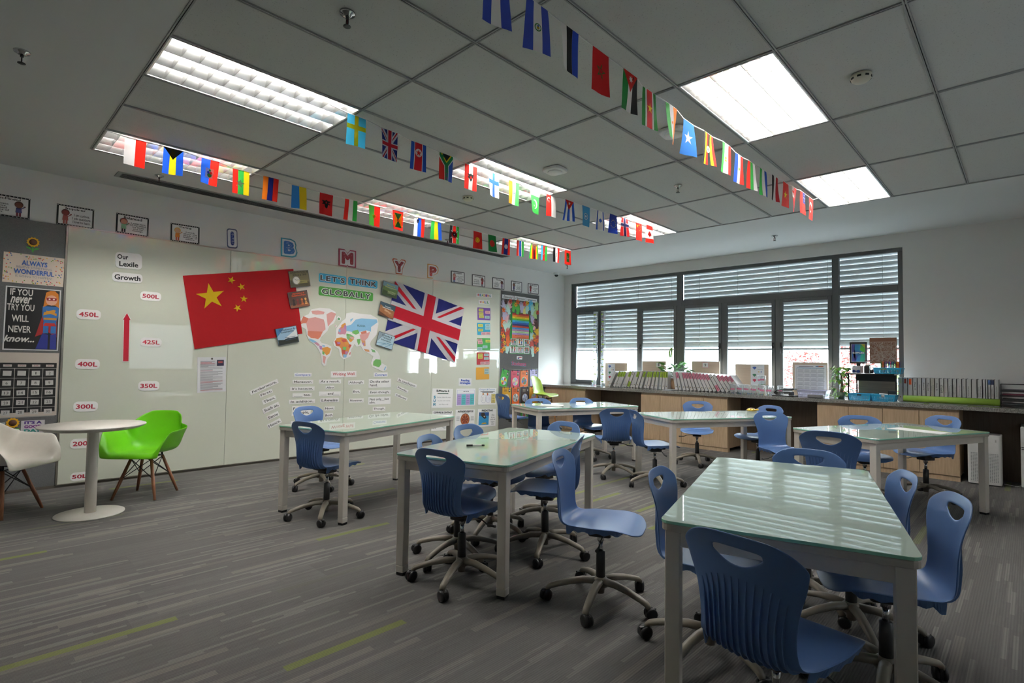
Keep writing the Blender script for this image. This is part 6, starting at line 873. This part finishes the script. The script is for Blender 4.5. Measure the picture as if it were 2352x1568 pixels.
q = MB().box((.01, .03, .0172), (.43, .36, .0015)).build('timetable', paint('#e4e4e8'), o); art(q, 'printed_grid', [('#c05a30', rect(.14, .19, .09, .016)), ('#2f7ab0', rect(.10, .19, .04, .012)), ('#5a5a60', rect(-.05, .187, .2, .008)), ('#a8c4d8', rect(.01, .165, .37, .014))] + [('#9a9aa0', rect(.01, .165 - .064 * k, .38, .003)) for k in range(6)] + [('#9a9aa0', rect(-.18 + .0925 * k, .005, .003, .32)) for k in range(5)] + [('#b0b0b8', rect(-.13 + .0925 * c, .14 - .064 * r_ - .011 * l_, .07, .005)) for r_ in range(5) for c in range(4) for l_ in range(4)], .0182)
# acrylic tubes
for cx, lb, sd in ((.965, 'tall stack of clear acrylic containers with green labels, left of two', 1), (1.145, 'tall stack of clear acrylic containers with green labels, right of two', 2)):
    rn = random.Random(sd)
    for k in range(10):
        z0 = CT + .001 + .1465 * k; dx = -.0 if k else 0; o = thing('acrylic_container', lb.replace('tall stack of clear acrylic containers', 'clear container, %s from the bottom of the stack' % ORD[k]).replace(', left of two', ' at the left').replace(', right of two', ' at the right'), 'container', (cx + (-.03 if k == 0 and sd == 1 else 0), -.2, z0), 0, 'green-labelled containers in tall stacks')
        MB().lathe([(.001, 0), (.044, 0), (.044, .132), (.042, .132), (.042, .003), (.001, .003)], n=20).build('container_body', m_acrylic, o); MB().lathe([(.001, .1322), (.045, .1322), (.045, .1455), (.001, .1455)], n=20).build('lid', clear('acrylic_lid', (.95, .96, .96), dens=.3), o)
        a0 = -PI / 2 + rn.uniform(-.5, .5); b = MB(); P = [(.0455 * math.cos(a0 + t * .14), .0455 * math.sin(a0 + t * .14)) for t in range(-4, 5)]
        for (x0, y0), (x1, y1) in zip(P, P[1:]): b.poly([(x0, y0, .07), (x1, y1, .07), (x1, y1, .092), (x0, y0, .092)])
        b.build('label', paint('#b4d44a'), o); gm = MB()
        for j in range(5): a = rn.uniform(0, 6.3); gm.box((.025 * math.cos(a), .025 * math.sin(a), .009), (.011, .011, .011), m=paint(rn.choice(('#c8343a', '#2a6ab8', '#2fa08a', '#3a3f9a'))))
        gm.build('gem_beads', None, o)
# pink-labelled containers
JX = [(3.815, -.56), (3.90, -.50), (3.955, -.57), (4.045, -.56), (4.09, -.47), (4.15, -.55), (4.205, -.47), (4.26, -.56), (4.315, -.47), (4.375, -.54), (3.98, -.46), (4.47, -.40)]; UPJ = [(4.205, -.47), (4.26, -.53)]
for k, (x, y) in enumerate(JX + UPJ):
    rn = random.Random(70 + k); up = k >= len(JX); o = thing('acrylic_container', ('clear pink-labelled container on top of the others, ' + ('left', 'right')[k - len(JX)]) if up else 'clear pink-labelled container, %s from the left beside the hole punch' % ORD[sorted(range(len(JX)), key=lambda i: JX[i][0]).index(k)], 'container', (x, y, CT + .001 + (.1465 if up else 0)), 0, 'pink-labelled containers beside the hole punch')
    MB().lathe([(.001, 0), (.040, 0), (.040, .132), (.038, .132), (.038, .003), (.001, .003)], n=18).build('container_body', m_acrylic, o); MB().lathe([(.001, .1322), (.041, .1322), (.041, .145), (.001, .145)], n=18).build('lid', clear('acrylic_lid'), o)
    a0 = -PI / 2 + rn.uniform(-.4, .4); b = MB(); P = [(.0415 * math.cos(a0 + t * .16), .0415 * math.sin(a0 + t * .16)) for t in range(-5, 6)]; zz = rn.uniform(.05, .075)
    for (x0, y0), (x1, y1) in zip(P, P[1:]): b.poly([(x0, y0, zz), (x1, y1, zz), (x1, y1, zz + .026), (x0, y0, zz + .026)])
    b.build('label', paint('#dd86a4'), o); gm = MB()
    for j in range(14): a = rn.uniform(0, 6.3); r_ = .03 * math.sqrt(rn.random()); gm.box((r_ * math.cos(a), r_ * math.sin(a), .008 + .004 * rn.random()), (.010, .010, .010), m=paint(rn.choice(('#c8343a', '#2a6ab8', '#2fa0a0', '#3fae6a', '#d0b83a', '#e8e8ee'))))
    gm.build('gem_beads', None, o)
# hole punch
o = thing('hole_punch', 'big black heavy-duty hole punch on the counter', 'hole punch', (4.57, -.5, CT), math.radians(-6))
MB().b2(-.16, .15, -.09, .09, .0005, .014).build('base_tray', m_black, o, bevel=.004); MB().b2(-.13, -.09, -.05, .05, .014, .065).b2(.06, .10, -.05, .05, .014, .065).b2(-.13, .10, -.02, .03, .05, .068).build('punch_frame', m_dgrey, o, bevel=.003)
b = MB()
for s in (-1, 1): b.tube([(-.14, s * .06, .04), (-.10, s * .065, .085), (.10, s * .065, .108), (.125, s * .06, .10)], .009, 8)
b.tube([(.115, -.065, .106), (.128, -.03, .106), (.128, .03, .106), (.115, .065, .106)], .013, 8).build('lever_handle', m_black, o); MB().tube([(-.11, 0, .014), (-.11, 0, .05)], .008).tube([(.08, 0, .014), (.08, 0, .05)], .008).build('punch_pins', m_chrome, o)
# baskets
def basket(lb, x, y, z, w, d, h, m, nx, nz, group=None, rz=0):
    o = thing('plastic_basket', lb, 'basket', (x, y, z), rz, group); tp = .9; b = MB(); t = .003
    b.box((0, 0, t / 2), (w * tp, d * tp, t))
    def side(L, p0, ux, n):      # perforated slanted wall
        zs = [0, h * .12]; 
        for k in range(nz): zs += [h * .12 + h * .66 * (k + .55) / nz, h * .12 + h * .66 * (k + 1) / nz]
        zs.append(h); xs = [-1, -.94]
        for k in range(n): xs += [-.94 + 1.88 * (k + .55) / n, -.94 + 1.88 * (k + 1) / n]
        xs[-1] = .94; xs.append(1)
        for i in range(len(xs) - 1):
            for j in range(len(zs) - 1):
                if i % 2 == 1 and j % 2 == 1 and 0 < i < len(xs) - 2 and 0 < j < len(zs) - 2: continue
                P = []
                for u, zz in ((xs[i], zs[j]), (xs[i + 1], zs[j]), (xs[i + 1], zs[j + 1]), (xs[i], zs[j + 1])): k = tp + (1 - tp) * zz / h; P.append((p0[0] * k + ux[0] * u * L / 2 * k, p0[1] * k + ux[1] * u * L / 2 * k, zz))
                b.poly(P)
    side(w, (0, -d / 2), (1, 0), nx); side(w, (0, d / 2), (-1, 0), nx); n2 = max(4, int(nx * d / w)); side(d, (w / 2, 0), (0, 1), n2); side(d, (-w / 2, 0), (0, -1), n2)
    q = b.build('basket_body', m, o, solid=.0025); MB().tube([(w / 2 * sx, d / 2 * sy, h) for sx, sy in ((-1, -1), (1, -1), (1, 1), (-1, 1), (-1, -1))], .004, 6).build('rim', m, o); return o
m_cyan = mat('cyan_plastic', (.03, .36, .62), .4); m_lil = mat('pale_lilac_plastic', (.62, .62, .78), .4)
basket('pale lilac open basket with slots beside the hole punch', 4.905, -.36, CT + .001, .38, .24, .095, m_lil, 16, 2)
o = MB().box((0, 0, .022), (.20, .10, .042)).build('grey_box', mat('grey_box_plastic', (.13, .13, .135), .5), None, bevel=.008); o.location = (5.0, -.60, CT + .001); tag(o, 'small dark grey box in front of the lilac basket', 'box')
GBK = 'blue baskets around the black shelf'
o = basket('blue basket on the counter, left of two under the black shelf', 5.525, -.50, CT + .001, .255, .26, .083, m_cyan, 13, 4, GBK); MB().box((0, -.129, .07), (.05, .003, .016)).build('grip_tag', m_black, o)
o = basket('blue basket on the counter, right of two, filled with small boxes', 5.79, -.50, CT + .001, .26, .26, .083, m_cyan, 13, 4, GBK); MB().lathe([(.001, 0), (.02, 0), (.02, .003), (.001, .003)], n=14, rot=Matrix.Rotation(PI / 2, 3, 'X'), c=(0, -.13, .07)).build('oval_tag', paint('#c9c5c0'), o)
o = basket('blue basket on top of the black shelf under the coloured pens', 5.83, -.46, 1.2605, .31, .22, .075, m_cyan, 16, 3, GBK); MB().box((-.04, -.108, .062), (.07, .004, .016)).build('olive_tag', paint('#6a7a2a'), o)
o = MB().box((0, 0, .03), (.09, .05, .06)).build('small_box', paint('#c9c4c0')); o.location = (5.77, -.50, CT + .035); o.rotation_euler = (.1, .1, .3); tag(o, 'small white box lying in the right lower blue basket', 'box')
o = MB().box((0, 0, .065), (.095, .03, .13)).build('card_pack', m_black); o.location = (5.865, -.44, CT + .0065); art(o, 'white_print', [('#c8c8cc', rect(0, 0, .001, .001))], 0) if 0 else None; MB().box((0, -.0158, .05), (.08, .001, .07)).build('printed_front', paint('#8f959a'), o); tag(o, 'black and grey pack standing in the right lower blue basket', 'pack')
# black desk shelf
o = thing('desk_shelf', 'black raised desk shelf with a wooden back panel on the counter', 'shelf', (5.64, -.40, CT)); md = mat('dark_wood', (.022, .016, .013), .35)
MB().b2(-.29, .262, -.15, .18, .340, .358).build('shelf_board', md, o, bevel=.003); MB().b2(-.21, .245, .06, .075, .255, .34).build('apron_board', md, o); MB().b2(-.20, .245, .165, .175, .0, .255).build('back_panel', wood('dull_maple', (.20, .155, .11), (.26, .20, .145), 0), o)
for x, y in ((-.255, -.14), (-.205, .10), (.245, .10)): MB().b2(x - .008, x + .008, y - .008, y + .008, .0005, .34).build('leg', md, o)
ZS = 1.2595
o = thing('sticker_pack', 'white blister pack with two blue rolls on the black shelf', 'pack', (5.455, -.43, ZS)); MB().b2(-.05, .05, .005, .012, 0, .095).build('backing_card', paint('#c9c9cc'), o, bevel=.002); MB().b2(-.05, .08, .02, .028, 0, .10).build('second_card', paint('#d8c8c4'), o, bevel=.002)
for s in (-1, 1): MB().lathe([(.008, -.012), (.021, -.012), (.021, .012), (.008, .012)], n=16, rot=Matrix.Rotation(PI / 2, 3, 'X'), c=(s * .025, -.012, .025)).build('blue_roll', paint('#1f3a80'), o)
o = MB().prism(rrect(.062, .055, .006), 0, .10).build('black_holder', m_black, None, bevel=.003); o.location = (5.582, -.44, ZS); tag(o, 'black box-shaped holder in the middle of the black shelf', 'holder')
o = thing('storage_jar', 'small clear jar with black lid behind the black holder', 'jar', (5.575, -.36, ZS)); MB().lathe([(.001, 0), (.034, 0), (.034, .165), (.001, .165)], n=18).build('jar_body', clear('acrylic_lid'), o); MB().lathe([(.001, .165), (.036, .165), (.036, .178), (.001, .178)], n=18).build('lid', m_black, o); MB().lathe([(.001, .002), (.031, .002), (.031, .12), (.001, .12)], n=16).build('contents', paint('#b8c09a'), o)
o = MB().lathe([(.001, 0), (.02, 0), (.02, .045), (.012, .05), (.001, .05)], n=16).build('black_jar', m_black); o.location = (5.640, -.47, ZS); tag(o, 'tiny black jar left of the upper blue basket', 'jar')
o = thing('glass_jar', 'clear rounded jar with colourful bits behind the tiny black jar', 'jar', (5.66, -.36, ZS)); MB().lathe([(.001, 0), (.045, 0), (.05, .05), (.042, .085), (.036, .09)], n=18).build('jar_body', m_acrylic, o); b = MB(); rn = random.Random(4)
for j in range(16): b.box((rn.uniform(-.025, .025), rn.uniform(-.025, .025), .012 + rn.random() * .055), (.016, .012, .008), Matrix.Rotation(rn.random() * 3, 3, 'X'), m=paint(rn.choice(('#6a5a9a', '#c86a8a', '#8aa0c8', '#d8c8a0'))))
b.build('contents', None, o)
PC = ['#3a7a3a', '#c8781c', '#d8602a', '#2a2a2c', '#6a3a8a', '#4a2a6a', '#6a2a7a', '#3a8ac8', '#b02a6a', '#1f5a9a', '#2a8a8a', '#1f2a7a', '#2a6a4a', '#b03a2a', '#e0701c', '#c89a2a', '#c8501c', '#4a3a8a', '#3a8a3a', '#8a8a2a']
PXX = [5.738 + .0125 * i for i in range(6)] + [5.822 + .0115 * i for i in range(6)] + [5.896 + .0095 * i for i in range(6)]
for k, x in enumerate(PXX):
    c = PC[k]; o = thing('felt_tip_pen', 'felt-tip pen %s from the left standing in the upper blue basket' % ORD[k], 'pen', (x, -.415, 1.2645), 0, 'coloured felt-tip pens'); MB().lathe([(.001, 0), (.0052, 0), (.0052, .115), (.001, .115)], n=8).build('barrel', paint(c), o); MB().lathe([(.001, .115), (.0056, .115), (.0056, .155), (.001, .158)], n=8).build('cap', paint(c), o)
# SUPPLIES frame and street map board, standing on the shelf's back edge
o = thing('framed_print', 'black frame with a blue-green print reading SUPPLIES', 'framed print'); faceframe(o, 5.4495, -.262, 1.54 - .0); w, h = .207, .30
MB().b2(-w / 2, w / 2, h / 2 - .022, h / 2, 0, .018).b2(-w / 2, w / 2, -h / 2, -h / 2 + .022, 0, .018).b2(-w / 2, -w / 2 + .018, -h / 2, h / 2, 0, .018).b2(w / 2 - .018, w / 2, -h / 2, h / 2, 0, .018).build('frame_moulding', m_black, o, bevel=.002)
q = MB().b2(-w / 2 + .01, w / 2 - .01, -h / 2 + .01, h / 2 - .01, .002, .008).build('print_backing', paint('#c8c8d0'), o); iw, ih = w - .05, h - .058; G = lambda P: [(x * iw, v * ih) for x, v in P]
art(q, 'polygon_print', [('#2a66a8', G([(-.5, -.5), (.5, -.5), (.5, .5), (-.5, .5)])), ('#4a4a9a', G([(-.5, -.5), (-.2, -.5), (-.05, -.2), (-.5, .1), (-.5, .5), (-.25, .5)])), ('#2f86b8', G([(-.25, .5), (.1, .5), (.3, .1), (-.3, .15)])), ('#3a9a6a', G([(.1, .5), (.5, .5), (.5, .0), (.3, .1)])), ('#4aa83a', G([(.2, .4), (.5, .3), (.5, 0), (.1, .15)])), ('#b8b02a', G([(.2, .5), (.5, .5), (.5, .28)])), ('#2fa08a', G([(.5, 0), (.5, -.5), (.1, -.5), (.2, -.1)])), ('#3a7ab8', G([(-.2, -.5), (.1, -.5), (.2, -.1), (-.05, -.2)]))], .0085); text(q, 'SUPPLIES', 0, 0, iw * .9, .022, '#e6e8ea', bold=.06, z=.0128)
for s in (-1,): MB().box((0, -h / 2 - .06, .006), (.05, .125, .004)).build('stand_leg', m_black, o)
o = MB().prism(rrect(.31, .355, .004), 0, .008).build('map_board', mat('map_brown', (.19, .085, .04), .6)); faceframe(o, 5.735, -.245, 1.57); tag(o, 'brown board with a white laser-cut street map, on the black shelf', 'board'); rn = random.Random(12); b = MB(); mw, mh, my = .29, .29, -.025
def road(p, q_, t): d = Vector((q_[0] - p[0], q_[1] - p[1])); n_ = Vector((-d.y, d.x)).normalized() * t; b.poly([(p[0] + n_.x, p[1] + n_.y, .0088), (p[0] - n_.x, p[1] - n_.y, .0088), (q_[0] - n_.x, q_[1] - n_.y, .0088), (q_[0] + n_.x, q_[1] + n_.y, .0088)][::-1])
for k in range(330):
    x, y = rn.uniform(-.5, .5) * mw, rn.uniform(-.5, .5) * mh; a = rn.choice((.5, 2.0, 2.6, 1.1)) + rn.uniform(-.3, .3); L = rn.uniform(.02, .07); x2, y2 = max(-mw / 2, min(mw / 2, x + L * math.cos(a))), max(-mh / 2, min(mh / 2, y + L * math.sin(a))); road((x, y + my), (x2, y2 + my), .0009)
for P in ([(-.5, .3), (-.2, .05), (0, -.2), (.2, -.3), (.5, -.25)], [(-.3, .5), (-.1, .2), (.15, .3), (.4, .2), (.42, -.1), (.2, -.3), (.1, -.5)], [(-.5, -.2), (-.2, -.1), (.05, .05), (.3, .05), (.5, .1)], [(-.5, -.45), (-.25, -.2), (-.2, .05), (-.35, .3)], [(.0, .5), (-.1, .2), (.0, -.2), (-.05, -.5)], [(.33, .5), (.33, .15)], [(.5, -.4), (.2, -.05), (.05, .05)]):
    for p, q_ in zip(P, P[1:]): road((p[0] * mw, p[1] * mh + my), (q_[0] * mw, q_[1] * mh + my), .002)
for s in (-1, 1): road((-mw / 2, s * mh / 2 + my), (mw / 2, s * mh / 2 + my), .0018); road((s * mw / 2, -mh / 2 + my), (s * mw / 2, mh / 2 + my), .0018)
b.build('white_streets', paint('#c8c2ba'), o); MB().box((0, -.23, .004), (.05, .115, .004)).build('stand_leg', mat('map_brown', 0), o)
# green paper roll, flat folders, letter tray
o = thing('paper_roll', 'long bright green paper roll lying before the white binders', 'paper roll', (6.45, -.42, CT + .045)); MB().lathe([(.038, -.47), (.041, -.47), (.041, .47), (.038, .47)], n=28, rot=Matrix.Rotation(PI / 2, 3, 'Y')).build('rolled_paper', mat('green_paper', (.30, .48, .06), .6), o); MB().lathe([(.001, -.468), (.0375, -.468), (.0375, .468), (.001, .468)], n=24, rot=Matrix.Rotation(PI / 2, 3, 'Y')).build('inner_turns', mat('green_paper_inner', (.22, .38, .05), .7), o)
for x, y, a, lb, c in ((6.03, -.56, .02, 'clear plastic sleeve lying flat at the counter edge before the green roll', '#8a9490'), (6.45, -.57, -.02, 'grey folder lying flat at the counter edge under the green roll', '#7d8582')): o = MB().box((0, 0, .0015), (.36, .24, .002)).build('flat_folder', paint(c, .3)); o.location = (x, y, CT + .0002); o.rotation_euler = (0, 0, a); tag(o, lb, 'folder')
o = thing('letter_tray', 'black wire letter tray with dark papers and a magenta folder at the right edge', 'letter tray', (7.12, -.36, CT))
for y in (-.11, .15): MB().tube([(-.2, y, .001), (-.2, y, .265), (.2, y, .265), (.2, y, .001)], .004, 6).build('wire_frame', m_black, o)
for k in range(4): MB().b2(-.195, .195, -.12, .14, .012 + .055 * k, .016 + .055 * k).b2(-.195, .195, -.122, -.118, .012 + .055 * k, .034 + .055 * k).b2(-.197, -.193, -.12, .14, .012 + .055 * k, .034 + .055 * k).b2(.193, .197, -.12, .14, .012 + .055 * k, .034 + .055 * k).build('tray', m_black, o)
for z, c, n, lb in ((.128, '#7a1a3a', 'magenta_folder', 'magenta folder lying in the black letter tray'), (.184, '#3a3c48', 'grey_folder', 'dark grey folder in the top level of the black letter tray'), (.072, '#2a2a2c', 'black_folder', 'black folder in a low level of the letter tray'), (.0185, '#5a5e60', 'paper_stack', 'grey paper stack in the lowest letter tray')): q = MB().b2(6.935, 7.305, -.475, -.225, CT + z, CT + z + .022).build(n, paint(c), None, bevel=.002); tag(q, lb, 'folder')
# plants
def leaf_poly(b, base, ro, L, Wd, m, lob=0):
    if not lob: P = [(0, 0), (.25, .32), (.55, .42), (.8, .25), (1, 0), (.8, -.25), (.55, -.42), (.25, -.32)]
    else: P = [(0, 0), (.05, .3), (.3, .52), (.33, .2), (.5, .55), (.53, .2), (.7, .45), (.72, .15), (.88, .28), (1, 0), (.88, -.28), (.72, -.15), (.7, -.45), (.53, -.2), (.5, -.55), (.33, -.2), (.3, -.52), (.05, -.3)]
    b.poly([base + ro @ Vector((x * L, y * Wd, -.22 * L * x * x + .12 * L * abs(y))) for x, y in P], m)
GL = [mat('plant_leaf', (.035, .16, .025), .35), mat('plant_leaf_mid', (.07, .26, .03), .35), mat('plant_leaf_light', (.22, .42, .05), .4)]
o = thing('potted_plant', 'leafy green monstera-like plant in a wooden pot between the binder rows', 'plant', (2.68, -.22, CT)); MB().lathe([(.001, .001), (.055, .001), (.075, .05), (.078, .15), (.065, .20), (.06, .20), (.001, .19)], n=24).build('pot', wood('pot_wood', (.30, .18, .10), (.40, .26, .15)), o); MB().lathe([(.001, .19), (.06, .19), (.06, .196), (.001, .196)], n=20).build('soil', mat('soil', (.05, .035, .025), .9), o)
b = MB(); s = MB(); rn = random.Random(8)
for k in range(34):
    a = k * 2.4; el = rn.uniform(.15, 1.2); L = rn.uniform(.16, .30); tip = Vector((math.cos(a) * math.cos(el) * L * 1.0, math.sin(a) * math.cos(el) * L * .6, .2 + math.sin(el) * L * .95 + .03)); s.tube([(0, 0, .19), tip * .6 + Vector((0, 0, .08)), tip], .003, 5); leaf_poly(b, tip, Matrix.Rotation(a + rn.uniform(-.4, .4), 3, 'Z') @ Matrix.Rotation(-.3 + rn.uniform(-.5, .5), 3, 'Y') @ Matrix.Rotation(rn.uniform(-.6, .6), 3, 'X'), rn.uniform(.10, .15), .11, rn.choice(GL[:2] + GL[1:2]), 1)
s.tube([(0, 0, .19), (-.07, -.01, .45), (-.085, -.02, .60), (-.065, -.02, .73)], .004, 6)
for j in range(11):
    for sg in (-1, 1): p = Vector((-.085 + .004 * max(0, j - 5), -.02, .56 + .016 * j)); leaf_poly(b, p, Matrix.Rotation(0 if sg > 0 else PI, 3, 'Z') @ Matrix.Rotation(-.8, 3, 'Y') @ Matrix.Rotation(1.2, 3, 'X'), .055 * (1 - abs(j - 4) / 12), .026, GL[2])
b.build('leaves', None, o); s.build('stems', GL[0], o)
o = thing('potted_plant', 'trailing pothos plant with light leaves left of the black shelf', 'plant', (5.27, -.42, CT)); MB().lathe([(.001, .001), (.045, .001), (.052, .09), (.047, .09), (.001, .085)], n=20).build('pot', mat('glass_pot', (.10, .13, .09), .15), o); b = MB(); s = MB(); rn = random.Random(17)
s.tube([(0, 0, .05), (.01, 0, .2), (0, 0, .36)], [.022, .018, .01], 8)
for k in range(95):
    z = rn.uniform(.03, .46) if k > 30 else rn.uniform(.25, .47); a = rn.uniform(0, 6.3); r_ = .04 + .09 * rn.random() * (1 if z > .12 else 1.2); p = Vector((r_ * math.cos(a), r_ * .8 * math.sin(a), z)); s.tube([(0, 0, max(.06, z - .05)), p], .0018, 4); leaf_poly(b, p, Matrix.Rotation(a + rn.uniform(-.6, .6), 3, 'Z') @ Matrix.Rotation(rn.uniform(.1, 1.2), 3, 'Y'), rn.uniform(.045, .075), .05, rn.choice(GL + [GL[2]] * 2))
for k in range(9): x = -.06 - .012 * k; leaf_poly(b, Vector((x, -.05, .03 + .01 * (k % 3))), Matrix.Rotation(PI + k, 3, 'Z'), .05, .04, GL[1 + k % 2])
b.build('leaves', None, o); s.build('stems', mat('stem_brown', (.16, .10, .05), .7), o)
o = thing('paper_pile', 'white and blue papers lying on the counter beside the wooden pot', 'papers', (2.70, -.45, CT))
for k in range(3): MB().box((.01 * k, .008 * k, .002 + .0035 * k), (.17, .24, .003), Matrix.Rotation(.1 * k, 3, 'Z')).build('sheet', paint(('#d8d8de', '#aab8d0', '#e2e2e6')[k]), o)
